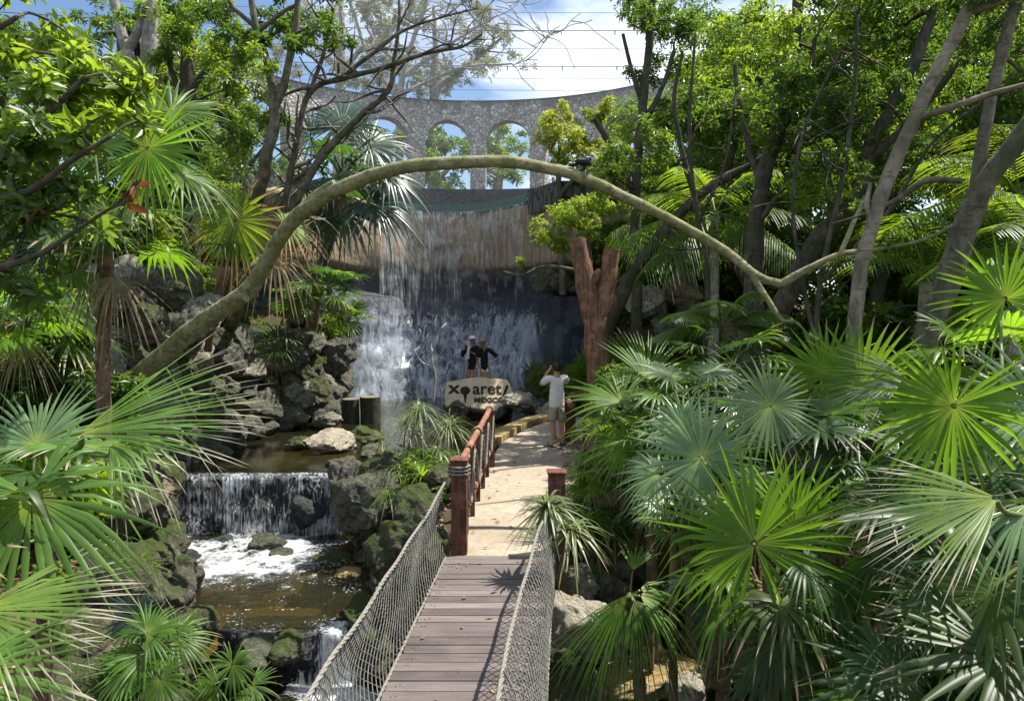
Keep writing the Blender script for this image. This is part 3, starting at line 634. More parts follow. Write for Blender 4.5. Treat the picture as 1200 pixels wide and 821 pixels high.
def rock(p, s, mat, label, group=None, k=None, rot=None, name='boulder', cat='boulder'):
    o = link(name, rmesh(random.randrange(12) if k is None else k, mat)); o.location = p
    o.scale = s if hasattr(s, '__len__') else (s * rnd(.85, 1.2), s * rnd(.85, 1.2), s * rnd(.75, 1.05))
    o.rotation_euler = rot if rot else (rnd(-.5, .5), rnd(-.5, .5), rnd(0, 6.3))
    return tag(o, label, cat, group)
# heaped wall of the left bank
grp = 'heaped boulders of the left bank'
ls, lt = 0, [(y, float(bankx(y))) for y in np.arange(5.2, 23.2, .02)]; last = None; nb = 0
for y, x in lt:
    if last is not None and (V((x, y)) - last).length < .72: continue
    last = V((x, y)); top = float(np.interp(y, HY, HL)); z0 = ZU - .1 if y > 13.8 else ZM - .1 if y > 9.6 else ZL - .1; z = z0
    row = 0
    while z < top + (.15 if y > 9.6 else -.1):
        r = rnd(.34, .6); px = x - .05 - (z - z0) * .27 + rnd(-.12, .12)
        mat = ('rock_dark' if z < z0 + .3 else 'rock_moss') if row == 0 else random.choice(['rock_grey', 'rock_grey', 'rock_moss', 'rock_grey', 'rock_dark'] if 12.5 < y < 16 else ['rock_moss', 'rock_moss', 'rock_dark', 'rock_tan'] if y < 12.5 else ['rock_dark', 'rock_moss', 'rock_grey', 'rock_dark'])
        lab = {'rock_dark': 'dark damp boulder low in the heaped rock wall of the left bank' if row == 0 else 'dark boulder heaped in the rock wall of the left bank', 'rock_moss': 'green stained mossy boulder in the heaped rock wall of the left bank', 'rock_tan': 'brown boulder in the heaped rock wall of the left bank', 'rock_grey': 'pale grey weathered boulder in the heaped rock wall of the left bank'}[mat]
        rock((px, y + rnd(-.15, .15), z + r * .55), r, mat, lab, grp + ' ' + mat[5:]); nb += 1
        z += r * 1.05; row += 1
# big stones in front of the left bank and in the water
S = [  # px, py, d, size(x,y,z), mat, label
    (208, 335, 14.4, (.42, .4, .4), 'rock_moss', 'large mossy boulder on top of the left rock wall beside the palm trunk'),
    (178, 330, 14.2, (.34, .34, .42), 'rock_dark', 'dark upright boulder next to the palm trunk on the left wall'),
    (150, 352, 13.8, (.34, .34, .34), 'rock_dark', 'dark rounded boulder beside the slim palm trunk on the left wall'),
    (172, 372, 13.6, (.36, .34, .32), 'rock_moss', 'green stained boulder low beside the slim palm trunk on the left wall'),
    (222, 380, 13.9, (.36, .34, .32), 'rock_dark', 'dark boulder tucked under the arched trunk on the left wall'),
    (238, 360, 14.6, (.4, .4, .36), 'rock_grey', 'grey boulder at the shoulder of the left rock wall just above the leaning trunk'),
    (252, 535, 15.4, (.46, .36, .27), 'rock_dark', 'low dark flat topped boulder standing alone in the pond'),
    (384, 517, 16.4, (.82, .62, .29), 'rock_pale', 'broad pale flat rock at the pond edge above the weir'),
    (352, 519, 16.3, (.36, .3, .16), 'rock_moss', 'low greenish slab sloping into the pond beside the broad pale rock'),
    (430, 510, 16.8, (.4, .35, .22), 'rock_moss', 'small mossy rock behind the broad pale rock'),
    (384, 490, 19.0, (.48, .4, .22), 'rock_grey', 'grey flat rock in the pond behind the broad pale rock'),
    (440, 533, 15.6, (.45, .4, .25), 'rock_dark', 'dark low rock under the thin leaning plant stem'),
    (400, 548, 14.6, (.4, .4, .3), 'rock_dark', 'dark rock at the end of the weir below the broad pale rock'),
    (362, 600, 13.4, (.36, .3, .34), 'rock_wet', 'wet black rock splashed by the right end of the weir'),
    (312, 637, 12.8, (.40, .3, .2), 'rock_dark', 'dark grey green rock in the middle of the white foam'),
    (330, 648, 12.4, (.26, .2, .12), 'rock_dark', 'small dark rock just in front of the rock in the foam'),
    (213, 660, 12.1, (.34, .3, .2), 'rock_wet', 'wet black rock washed by foam at the left edge of the pool'),
    (263, 634, 13.1, (.26, .2, .12), 'rock_wet', 'small black rock at the foot of the weir'),
    (390, 655, 12.2, (.34, .26, .13), 'rock_moss', 'flat greenish rock at the right edge of the foam'),
    (405, 672, 11.6, (.3, .26, .1), 'rock_ochre', 'flat ochre stone under shallow water right of the foam'),
    (472, 640, 10.0, (.52, .5, .56), 'rock_moss', 'big dark mossy boulder below the left net'),
    (496, 655, 9.4, (.34, .34, .36), 'rock_moss', 'mossy boulder against the net in front of the big dark one'),
    (492, 600, 10.3, (.42, .42, .42), 'rock_moss', 'mossy boulder behind the net near the bridge post'),
    (518, 560, 11.2, (.3, .3, .28), 'rock_moss', 'small mossy rock just left of the bridge post'),
    (430, 590, 12.0, (.55, .5, .6), 'rock_dark', 'dark shaded boulder at the corner of the planted island'),
    (446, 560, 12.7, (.5, .5, .4), 'rock_moss', 'mossy rock at the far corner of the planted island'),
    (405, 572, 13.4, (.45, .4, .55), 'rock_dark', 'black damp boulder beside the right end of the weir'),
    (430, 722, 9.7, (.32, .3, .26), 'rock_moss', 'mossy rock beside the small lower fall'),
    (440, 762, 8.8, (.28, .3, .34), 'rock_moss', 'green rock under the left net beside the lower stream'),
    (300, 765, 9.3, (.5, .35, .22), 'rock_dark', 'dark ledge rock under the lip of the lower fall'),
    (338, 758, 9.35, (.34, .26, .2), 'rock_moss', 'mossy ledge rock in the middle of the lower fall'),
    (186, 690, 10.3, (.4, .5, .75), 'rock_moss', 'tall greenish rock on the left rim of the lower pool'),
    (168, 600, 11.6, (.45, .5, .55), 'rock_moss', 'mossy rock on the left rim near the end of the weir'),
    (190, 560, 13.0, (.4, .4, .5), 'rock_moss', 'green stained rock at the left end of the weir'),
    (160, 660, 10.6, (.45, .4, .4), 'rock_tan', 'brown rock behind the tall greenish rim rock'),
    (215, 735, 9.4, (.5, .4, .3), 'rock_moss', 'mossy rock at the bottom left corner of the lower pool'),
    (612, 472, 20.0, (.62, .5, .36), 'rock_pale', 'pale rock right beside the sign stone'),
    (650, 480, 19.6, (.62, .5, .28), 'rock_pale', 'pale rounded rock between the sign stone and the man'),
    (537, 482, 20.4, (.4, .4, .3), 'rock_dark', 'dark rock under the left end of the sign stone'),
    (583, 484, 20.2, (.4, .4, .26), 'rock_dark', 'dark rock under the right half of the sign stone'),
    (537, 520, 14.6, (.22, .22, .3), 'rock_moss', 'round mossy rock beside the handrail at the pond edge'),
    (520, 546, 13.6, (.25, .25, .2), 'rock_grey', 'small grey rock behind the bridge post'),
    (640, 452, 22.5, (.8, .6, .5), 'rock_dark', 'dark rock at the back of the pond right of the sign'),
    (700, 472, 21.5, (.8, .6, .5), 'rock_dark', 'dark rock behind the reddish tree stump'),
    (757, 352, 18.4, (.55, .5, .52), 'rock_grey', 'large grey boulder on the right slope below the flat ledge'),
    (742, 335, 19.4, (.36, .36, .34), 'rock_moss', 'small mossy rock perched behind the large grey boulder'),
    (800, 345, 18.8, (.75, .6, .5), 'rock_tan', 'flat topped brown ledge rock on the right slope'),
    (835, 385, 17.5, (.8, .6, .8), 'rock_tan', 'brown banded rock face under the right trees'),
    (788, 392, 17.6, (.6, .5, .6), 'rock_dark', 'dark rock in the shade under the brown ledge'),
    (640, 330, 23.0, (.5, .5, .5), 'rock_moss', 'mossy rock at the top corner of the waterfall cliff'),
    (662, 332, 22.6, (.4, .4, .4), 'rock_moss', 'small mossy rock next to the top corner of the waterfall cliff'),
    (690, 340, 22.4, (.6, .5, .5), 'rock_grey', 'grey rock behind the fork of the tree stump'),
    (676, 682, 8.3, (.36, .3, .3), 'rock_grey', 'mossy grey boulder right of the bridge end'),
    (704, 690, 8.4, (.3, .28, .26), 'rock_moss', 'second mossy boulder beside the one at the bridge end'),
    (684, 738, 7.3, (.40, .36, .44), 'rock_pale', 'pale flat topped boulder standing beside the right net'),
    (660, 800, 7.0, (.36, .36, .4), 'rock_moss', 'mossy rock under the pale boulder beside the right net'),
    (728, 668, 8.8, (.26, .24, .2), 'rock_dark', 'small dark rock under the palms at the bridge end'),
    (745, 795, 8.7, (.85, .6, .2), 'rock_ochre', 'flat sunlit ochre rock in the stream on the right'),
    (802, 808, 8.4, (.26, .24, .22), 'rock_pale', 'pale knobbly rock at the stream edge on the right'),
    (822, 770, 9.2, (.4, .36, .3), 'rock_dark', 'dark rock beside the stream under the shaggy palm'),
    (846, 735, 10.0, (.5, .4, .4), 'rock_dark', 'shaded rock at the back of the right stream'),
    (770, 690, 11.3, (.6, .4, .4), 'rock_dark', 'shaded rock ledge the right stream falls from'),
    (395, 415, 22, (.6, .6, .7), 'rock_dark', 'dark wet boulder at the left foot of the waterfall'),
    (388, 470, 21.5, (.6, .5, .5), 'rock_dark', 'low dark boulder near the stump posts'),
    (366, 460, 20.2, (.6, .5, .5), 'rock_moss', 'large mossy boulder at the back of the left pond'),
    (330, 470, 19.4, (.62, .5, .46), 'rock_moss', 'mossy boulder low on the left pond shore'),
]
for px, py, d, s, mat, lab in S:
    rock(W(px, py, d), s, mat, lab, rot=(rnd(-.12, .12), rnd(-.12, .12), rnd(0, 6.3)) if s[2] < .3 else None)
grp = 'boulders along the planted island'
for k, y in enumerate(np.arange(8.95, 14.3, .5)):
    x = float(np.interp(y, EY, EX))
    for row in range(3):
        r = rnd(.26, .4); m = ('rock_dark', 'rock_moss', 'rock_moss')[row]
        rock((x + .18 + row * .22 + rnd(-.1, .1), y + rnd(-.15, .15), ZM - .02 + row * .5), r, m, ('dark damp boulder at the waterline of the planted island', 'mossy boulder in the side of the planted island', 'mossy boulder on the rim of the planted island')[row], grp + str(row))
# weir walls with their water
def weir(lab, x0, x1, y, zt, zb, dens, mat):
    th = thing('weir', lab, 'weir', ((x0 + x1) / 2, y, zb)); mb = MB(); xm = (x0 + x1) / 2
    xs_, zs_ = np.linspace(x0, x1, 60), np.linspace(zt - .02, zb - .4, 18)
    def off(x, z): return .12 * noise.noise(V((x * 1.8, z * 1.5, 2))) + .07 * noise.noise(V((x * 5, z * 4, 6)))
    Q = np.array([[(x - xm, .5, zt - .03 - zb) for x in xs_]] + [[(x - xm, off(x, z) - .12 * (zt - z), z - zb) for x in xs_] for z in zs_]); grid(mb, Q.transpose(1, 0, 2)); mb.build('rock_wall', M['rock_wet'], th)
    for k in range(2):
        mb = MB(); zs2 = np.linspace(zt + .01, zb, 16)
        Q = np.array([[(x - xm, off(x, z) - .12 * (zt - z) - .07 - .05 * k - (.05 * math.sqrt(max(0, zt - z))), z - zb) for x in xs_] for z in zs2])
        Q = np.concatenate([[[(x - xm, .25, zt + .006 - zb) for x in xs_]], Q])
        al = np.array([[dens + .10 * noise.noise(V((x * 1.3, k * 4, 1))) + (.08 * max(0, (x - x1 + .9)) if dens > .45 else .30 * math.exp(-((x + 2.25) / .2) ** 2)) + (.03 if zt - z > .5 else 0) + .02 * sst(zt - .12, zt, z) for x in xs_] for z in np.concatenate([[zt], zs2])])
        grid(mb, Q.transpose(1, 0, 2), al=al.T); mb.build('water_strands', M[mat], th)
    return th
weir('low rock weir with thin white strands of water under the left pond', -6.5, -3.05, 13.8, ZU, ZM, .475, 'weir_water')
weir('small dark weir at the lower end of the pool with one white spill', -3.75, -1.75, 9.55, ZM, ZL, .38, 'weir_water')
def foam(name, cx, cy, rx, ry, z, boost=0.0):
    a, b = np.meshgrid(np.linspace(-1.15, 1.15, 90), np.linspace(-1.15, 1.15, 90)); mb = MB()
    zz = np.array([[.05 * noise.noise(V((cx + i * rx * 3.2, cy + j * ry * 3.2, 2))) + .03 * noise.noise(V((i * rx * 9, j * ry * 9, 5))) for i, j in zip(r1, r2)] for r1, r2 in zip(a, b)])
    dd = np.sqrt(a ** 2 + b ** 2); al = .57 + boost - .45 * np.clip(dd - .35, 0, 1)
    grid(mb, np.stack([cx + a * rx, cy + b * ry, z + .05 + zz * (1.2 - dd).clip(.1, 1)], -1), al=al); tag(mb.build(name, M['foam']), kind='stuff')
foam('water_foam', -4.4, 12.4, 2.1, 1.6, ZM, .08)
foam('water_foam', -3.0, 11.9, 1.0, .9, ZM, -.10)
foam('water_foam', -2.15, 9.0, .7, .5, ZL, .16)
foam('water_foam', -4.1, 11.5, 2.1, 1.3, ZM, -.09)
foam('water_foam', 2.35, 10.6, .35, .35, ZL, -.1)
a_, b_ = np.meshgrid(np.linspace(-6.4, -1.3, 40), np.linspace(9.7, 13.2, 40)); mb = MB()
grid(mb, np.stack([a_, b_, np.full_like(a_, ZM + .006)], -1), al=.44 + .10 * sst(10, 12.5, b_)); tag(mb.build('bubbles_foam', M['bubbles']), kind='stuff')
# stump posts in the water
M['stump_bark'] = bark_mat('stump_bark', (.02, .018, .014), (.075, .065, .05), (.05, .06, .02), (5, 5, .6), 4)
for px, py, r, h, lab in ((411, 497, .22, .72, 'dark cut log post standing in the pond, the thinner left one'), (434, 497, .27, .78, 'dark cut log post standing in the pond, the thicker one with a pale top')):
    p = W(px, py, 20); th = thing('log_post', lab, 'log post', (p.x, p.y, -.7)); hh = p.z + .7 + h - .05; mb = MB()
    tube(mb, [(0, 0, 0), (0.01, 0, hh * .3), (0, .01, hh * .6), (0, 0, hh)], [r * 1.05, r, r * .98, r], 14, jit=.05, cap=False); mb.build('trunk', M['stump_bark'], th)
    mb = MB(); tube(mb, [(0, 0, hh - .03), (0, 0, hh + .005)], r * .97, 14); mb.build('cut_top', plain('cut_top', (.2, .17, .12), .9, .2, .3, 20), th)
# leaf litter on the banks (nobody could count it)
mb = MB(); N = 17000; P = []
while len(P) < N:
    x, y = rnd(-9, -2), rnd(4, 15)
    if random.random() < .45: x, y = rnd(.9, 7), rnd(4, 16)
    elif random.random() < .25: x, y = rnd(-3, -.9), rnd(9, 14)
    P.append((x, y))
P = np.array(P); hh = height(P[:, 0], P[:, 1]); ok = hh > -.9; P, hh = P[ok], hh[ok]
PX = np.array([(rnd(-.6, 1.2), rnd(8.7, 15)) for _ in range(90)] + [(rnd(-.8, .3), rnd(4.2, 8.4)) for _ in range(26)])
c3 = np.vstack([np.column_stack([P, hh + np.random.uniform(.02, .09, len(P))]), np.column_stack([PX, np.full(len(PX), .034)])]); P = c3; n = len(P); a = np.random.uniform(0, 6.28, n); L = np.random.uniform(.03, .085, n); L[-116:] *= .6
d = np.stack([np.cos(a), np.sin(a), np.random.uniform(-.3, .3, n)], -1) * L[:, None]; s = np.stack([-np.sin(a), np.cos(a), np.random.uniform(-.4, .4, n)], -1) * (L * .45)[:, None]
v = np.stack([c3 - d, c3 + s, c3 + d, c3 - s], 1).reshape(-1, 3); f = np.arange(n * 4).reshape(-1, 4); mb.add(v, f, 0, smooth=False)
tag(mb.build('leaf_litter', M['litter']), kind='stuff')
# ------------------------------------------------------------------ leaf builders
def fan(mb, H, f, n, Rr, nb=36, spread=R(155), split=.5, droop=.2, cup=.06, mi=0, fold=.32, tipw=1.0, ragged=.06):
    H, f, n = [np.array(k, dtype=float) for k in (H, f, n)]; vf = rnd(.04, .26); wav = rnd(0, 6); wa = rnd(.02, .06)
    s = np.cross(n, f); T = np.array([.03, split * .5, split, split + (1 - split) * .3, split + (1 - split) * .58, split + (1 - split) * .82, 1.0]); ha = spread / nb
    for k in range(nb):
        ph = -spread + 2 * spread * (k + .5) / nb + rnd(-.3, .3) * ha
        Rk = Rr * (.74 + .26 * math.cos(ph * .55)) * (1 + rnd(-ragged, ragged))
        d = math.cos(ph) * f + math.sin(ph) * s; la = -math.sin(ph) * f + math.cos(ph) * s
        if random.random() < ragged * .5: continue
        dr = droop * rnd(.4, 1.6) * Rk; tw = rnd(-.35, .35); kink = rnd(-.05, .05) * Rk; lift = rnd(-.04, .04) * Rk + Rk * (vf * (abs(math.sin(ph)) - .4) + wa * math.sin(ph * 3 + wav)); brk = random.random() < .13
        ws = Rk * split * math.tan(ha) * 1.02
        w = np.where(T <= split, Rk * T * math.tan(ha) * 1.02, ws * (1 - ((np.maximum(T, split) - split) / (1 - split)) ** 1.1)) * tipw
        over = np.maximum(0, T - split * .7)
        c = H + d * (Rk * T)[:, None] + n * (cup * Rr * T ** 2 + lift * T)[:, None] + la * (kink * over)[:, None]
        c[:, 2] -= dr * over ** 1.8 * 1.9
        if brk: q = np.maximum(0, T - rnd(.5, .75)); c[:, 2] -= Rk * q * rnd(.5, 1.1); c -= d * (Rk * q * .35)[:, None]
        nn = n * math.cos(tw) + la * math.sin(tw); l2 = la * math.cos(tw) - n * math.sin(tw)
        o = over[:, None] > 0
        lat = np.where(o, l2, la); up = np.where(o, nn, n)
        v = np.stack([c - lat * w[:, None], c + up * (w * fold)[:, None], c + lat * w[:, None]], 1).reshape(-1, 3)
        i = np.arange(6)[:, None] * 3; F = np.concatenate([np.hstack([i, i + 1, i + 4, i + 3]), np.hstack([i + 1, i + 2, i + 5, i + 4])])
        mb.add(v, F, mi, np.repeat(T, 3))
def norm(v): return V(v).normalized()
def petiole(mb, a, b, f, r=.012, mi=1, n=None):
    a, b = V(a), V(b); L = (b - a).length
    if L < 1e-3: return
    n = V(n) if n is not None else Z; b = b - n * r * 1.2; m1 = a.lerp(b, .4) + Z * L * .08; tube(mb, spline([tuple(a), tuple(m1), tuple(b.lerp(a, .12) - n * L * .06), tuple(b)], 4), r * np.linspace(1.5, .8, 13), 6, mi, al=.6)
X1 = V((1, 0, 0))
def hero(px, py, d, rpx, ang, face=.7, side=0.0, mat='fan_green', nb=38, spread=155, droop=.2, cup=.05, split=.42, fold=.36, stalk=None, label=None):
    return dict(H=W(px, py, d), R=rpx * d / FPX, n=norm(-FW * face + Z * (1 - face) + X1 * side), f0=X1 * math.cos(R(ang)) + UP * math.sin(R(ang)), mat=mat, nb=nb, spread=R(spread), droop=droop, cup=cup, split=split, fold=fold, stalk=stalk, label=label)
def fan_palm(label, base, crown, tr, heroes=(), fill=None, dead=0, group=None, bark='fibre', name='fan_palm', boots=True, cat='palm'):
    base, crown = V(base), V(crown); th = thing(name, label, cat, base, 0, group)
    if tr:
        mb = MB(); k = 14; pts = spline([tuple(base * 0 + V((0, 0, -.15))), tuple((crown - base) * .5 + V((rnd(-.05, .05), rnd(-.05, .05), 0))), tuple(crown - base)], k // 2)
        tube(mb, pts, tr * np.linspace(1.15, .9, len(pts)) * np.random.uniform(.93, 1.07, len(pts)), 12, 0, jit=.08)
        if boots:
            for p in pts:
                for _ in range(7):
                    a = rnd(0, 6.28); u = V((math.cos(a), math.sin(a), 0)); q = V(p) + u * tr * .9; t2 = V((-u.y, u.x, 0)) * tr * .22
                    e = q + u * tr * rnd(.25, .7) + Z * tr * rnd(.9, 2.0); mb.add([q - t2, q + t2, e + t2 * .4, e - t2 * .4], [[0, 1, 2, 3]], 0, smooth=False)
        mb.build('trunk', M[bark], th)
    for h in heroes:
        mb = MB(); n = h['n']; f = norm(h['f0'] - n * h['f0'].dot(n)); Hh = h['H'] - base
        fan(mb, Hh, f, n, h['R'], h['nb'], h['spread'], h['split'], h['droop'], h['cup'], 0, h['fold'])
        st = (h['stalk'] - base) if h['stalk'] is not None else crown - base
        petiole(mb, st, Hh, f, max(.006, h['R'] * .02), n=n); o = mb.build('leaf', [M[h['mat']], M['petiole']], th)
        if h['label']: o['label'] = h['label']
    if fill:
        for k in range(fill['n']):
            az = k * 2.4 + rnd(-.3, .3); lo, hi = fill.get('el', (-20, 75)); el = R(lo + (hi - lo) * (1 - ((k + .5) / fill['n']) ** 1.0)) + rnd(-.1, .1)
            p = V((math.cos(az) * math.cos(el), math.sin(az) * math.cos(el), math.sin(el))); Rr = fill['R'] * rnd(.8, 1.1); Lp = fill['L'] * rnd(.8, 1.15)
            Hh = crown - base + p * Lp - Z * .12 * Lp * math.cos(el); n = (Z - p * p.z); n = norm(n + V((rnd(-.25, .25), rnd(-.25, .25), .02))); tilt = R(fill.get('tilt', 28)) * rnd(.5, 1.3)
            f = norm(p - n * p.dot(n)); f, n = f * math.cos(tilt) - n * math.sin(tilt), n * math.cos(tilt) + f * math.sin(tilt)
            mat = fill['mat']; mat = random.choice(mat) if isinstance(mat, (list, tuple)) else mat
            mb = MB(); fan(mb, Hh, f, n, Rr, fill.get('nb', 26), R(fill.get('spread', 140)), .5, fill.get('droop', .25), .05, 0, .32)
            petiole(mb, crown - base, Hh, f, max(.006, Rr * .02), n=n); mb.build('leaf', [M[mat], M['petiole']], th)
    for k in range(dead):
        az = rnd(0, 6.28); p = V((math.cos(az) * .6, math.sin(az) * .6, -.75)).normalized(); Lp = (fill['L'] if fill else .4) * rnd(.5, .8); Rr = (fill['R'] if fill else .5) * rnd(.8, 1.0)
        Hh = crown - base + p * Lp; n = norm(V((math.cos(az), math.sin(az), .5))); f = norm(V((math.cos(az) * .25, math.sin(az) * .25, -1))); f = norm(f - n * f.dot(n))
        mb = MB(); fan(mb, Hh, f, n, Rr, 22, R(75), .35, .5, -.1, 0, .6, 1.0, .2); petiole(mb, crown - base, Hh, f, .01, 0); o = mb.build('dead_leaf', M['dead'], th); o['label'] = 'dry tan hanging leaf'
    return th
def strap(mb, a, dr, L, w, droop, mi=0, st=7, fold=.3, curl=0.0):
    a, dr = np.array(a, float), np.array(dr, float); T = np.linspace(0, 1, st); h = np.array([dr[0], dr[1], 0]); h = h / (np.linalg.norm(h) + 1e-9)
    c = a + dr * (L * T)[:, None]; c[:, 2] -= droop * L * T ** 2.2; c += h * (droop * L * .25 * T ** 2)[:, None]
    s = np.cross(h, [0, 0, 1.0]); s /= np.linalg.norm(s) + 1e-9; ww = w * np.minimum(1, .55 + T * 2) * (1 - T ** 2.5)
    tn = np.gradient(c, axis=0); up = np.cross(s, tn); up /= np.linalg.norm(up, axis=1)[:, None] + 1e-9
    v = np.stack([c - s * ww[:, None], c - up * (ww * fold)[:, None], c + s * ww[:, None]], 1).reshape(-1, 3)
    i = np.arange(st - 1)[:, None] * 3; mb.add(v, np.concatenate([np.hstack([i, i + 1, i + 4, i + 3]), np.hstack([i + 1, i + 2, i + 5, i + 4])]), mi, np.repeat(T, 3))
def rosette(mb, c, n, L, w, droop=.5, el=(10, 80), mi=0, axis=None):
    for k in range(n):
        az = k * 2.399 + rnd(-.2, .2); e = R(el[0] + (el[1] - el[0]) * (k + .5) / n) + rnd(-.1, .1)
        strap(mb, c, (math.cos(az) * math.cos(e), math.sin(az) * math.cos(e), math.sin(e)), L * rnd(.75, 1.1), w * rnd(.8, 1.1), droop * rnd(.6, 1.4), mi)
def strap_plant(label, p, heads, mat='strap', group=None, stem_r=.02, name='strap_leaf_plant', sc=1.0, cat='plant'):
    """heads: list of (offset vector, n, L, w, droop, (el0, el1))"""
    th = thing(name, label, cat, p, 0, group); ms = MB()
    for off, n, L, w, dr, el in heads:
        off = V(off); mb = MB(); rosette(mb, off, n, L, w, dr, el); mb.build('leaf_rosette', M[mat], th)
        if off.length > .12: tube(ms, spline([(0, 0, -.15), tuple(off * .5 + V((rnd(-.04, .04), rnd(-.04, .04), 0))), tuple(off)], 4), stem_r, 7)
    if ms.n: ms.build('stem', M['fibre'], th)
    return th
def frond(mb, a, dr, L, ll, n=34, droop=.5, w=.018, mi=0, hang=.5, tilt=0.0):
    a, dr = V(a), norm(dr); h = V((dr.x, dr.y, 0)); h = h.normalized() if h.length > .05 else V((1, 0, 0)); T = np.linspace(0, 1, 12)
    P = [a + dr * L * t_ + h * L * droop * .3 * t_ ** 2 - Z * droop * L * t_ ** 2.2 for t_ in T]; tube(mb, [tuple(p) for p in P], np.linspace(.022, .005, 12) * L / 2, 5, 1, al=.5)
    s = h.cross(Z)
    for k in range(n):
        t_ = .14 + .85 * k / n; x = t_ * 11; i = min(10, int(x)); p = P[i].lerp(P[i + 1], x - i); tn = (P[i + 1] - P[i]).normalized()
        for sg in (-1, 1):
            l = ll * math.sin(PI * min(1, .18 + t_ * .8)) ** .7 * rnd(.9, 1.1); d = norm(s * sg * 1.0 + tn * .55 + s.cross(tn) * .0 + Z * (.15 - hang * .3) + s * tilt); strap(mb, p, d, l, w, hang * rnd(.7, 1.3), mi, 5)
def feather_palm(label, base, crown, tr, specs, mat='frond', group=None, bark='bark_ash', name='feather_palm', dead=0):
    base, crown = V(base), V(crown); th = thing(name, label, 'palm', base, 0, group)
    if tr:
        mb = MB(); pts = spline([(0, 0, -.2), tuple((crown - base) * .5), tuple(crown - base)], 7); tube(mb, pts, tr * np.linspace(1.2, .9, len(pts)), 10, jit=.05); mb.build('trunk', M[bark], th)
    for sp in specs:
        dr, L, ll = sp[:3]; kw = sp[3] if len(sp) > 3 else {}; mt = kw.pop('mat', mat) if kw else mat
        mb = MB(); frond(mb, crown - base, dr, L, ll, **kw); mb.build('frond', [M[mt], M['petiole']], th)
    return th

# broad leaves, many at once
def leaf_cloud(mb, P, A, k, L, wr=.36, mi=0, spread=(50, 95), fold=.18, jit=.3, hi=False):
    """P (N,3) shoot tips, A (N,3) shoot directions, k leaves each."""
    P = np.repeat(np.asarray(P, float), k, 0); A = np.repeat(np.asarray(A, float), k, 0); n = len(P); rs = np.random
    A = A + rs.normal(0, .15, (n, 3)); A /= np.linalg.norm(A, axis=1)[:, None]
    ref = np.where(np.abs(A[:, 2:3]) < .9, np.array([[0, 0, 1.0]]), np.array([[1.0, 0, 0]])); u = np.cross(A, ref); u /= np.linalg.norm(u, axis=1)[:, None]; v = np.cross(A, u)
    az = np.tile(np.arange(k) * 2.399, n // k) + rs.uniform(-.4, .4, n); po = np.radians(rs.uniform(spread[0], spread[1], n))
    d = A * np.cos(po)[:, None] + (u * np.cos(az)[:, None] + v * np.sin(az)[:, None]) * np.sin(po)[:, None]
    d[:, 2] -= .15; d /= np.linalg.norm(d, axis=1)[:, None]
    nn = A - d * (A * d).sum(1)[:, None]; nn += rs.normal(0, jit, (n, 3)); nn -= d * (nn * d).sum(1)[:, None]; nn /= np.linalg.norm(nn, axis=1)[:, None] + 1e-9; s = np.cross(d, nn)
    Lk = (L * rs.uniform(.65, 1.15, n))[:, None]; b = P + d * Lk * .05 + A * Lk * rs.uniform(-.35, .1, (n, 1)); W_ = Lk * wr
    if hi:
        cv = rs.uniform(-.05, .28, (n, 1)); cols = []
        for tt, ww in ((0, .05), (.22, .62), (.5, 1.0), (.78, .66), (1.0, .04)):
            c = b + d * Lk * tt - nn * Lk * cv * tt * tt; w_ = W_ * .5 * ww; cols += [c - s * w_ + nn * w_ * .35, c, c + s * w_ + nn * w_ * .35]
        V_ = np.stack(cols, 1).reshape(-1, 3); i = np.arange(n)[:, None] * 15; F = []
        for q in range(4):
            o = q * 3; F += [np.hstack([i + o, i + o + 1, i + o + 4, i + o + 3]), np.hstack([i + o + 1, i + o + 2, i + o + 5, i + o + 4])]
        mb.add(V_, np.concatenate(F), mi, smooth=True); return
    V_ = np.stack([b, b + d * Lk * .5 - s * W_ * .5 + nn * W_ * fold, b + d * Lk - nn * Lk * .12, b + d * Lk * .5 + s * W_ * .5 + nn * W_ * fold], 1).reshape(-1, 3)
    i = np.arange(n)[:, None] * 4; mb.add(V_, np.concatenate([np.hstack([i, i + 1, i + 2]), np.hstack([i, i + 2, i + 3])]), mi, smooth=False)
def clump_pts(c, r, n, flat=.8):
    out, dirs = [], []
    c = V(c)
    subs = [c + V((rnd(-1, 1), rnd(-1, 1), rnd(-.8, .8) * flat)) * r * .75 for _ in range(max(3, n // 14))]
    for _ in range(n):
        s = random.choice(subs); q = V((random.gauss(0, 1), random.gauss(0, 1), random.gauss(0, .8) + .25)); q = q.normalized() * r * .42 * random.random() ** .45
        p = s + q; out.append(p); dirs.append(norm((p - s).normalized() * .7 + (p - c).normalized() * .4 + Z * .55))
    return out, dirs, subs
def limb(mb, a, b, r0, r1, sag=.1, k=5, mi=0, n=6):
    a, b = V(a), V(b); L = (b - a).length; m = a.lerp(b, .5) + V((rnd(-1, 1), rnd(-1, 1), rnd(-.2, 1))) * L * sag
    P = spline([tuple(a), tuple(m), tuple(b)], k); tube(mb, P, np.linspace(r0, r1, len(P)), n, mi, cap=False); return P
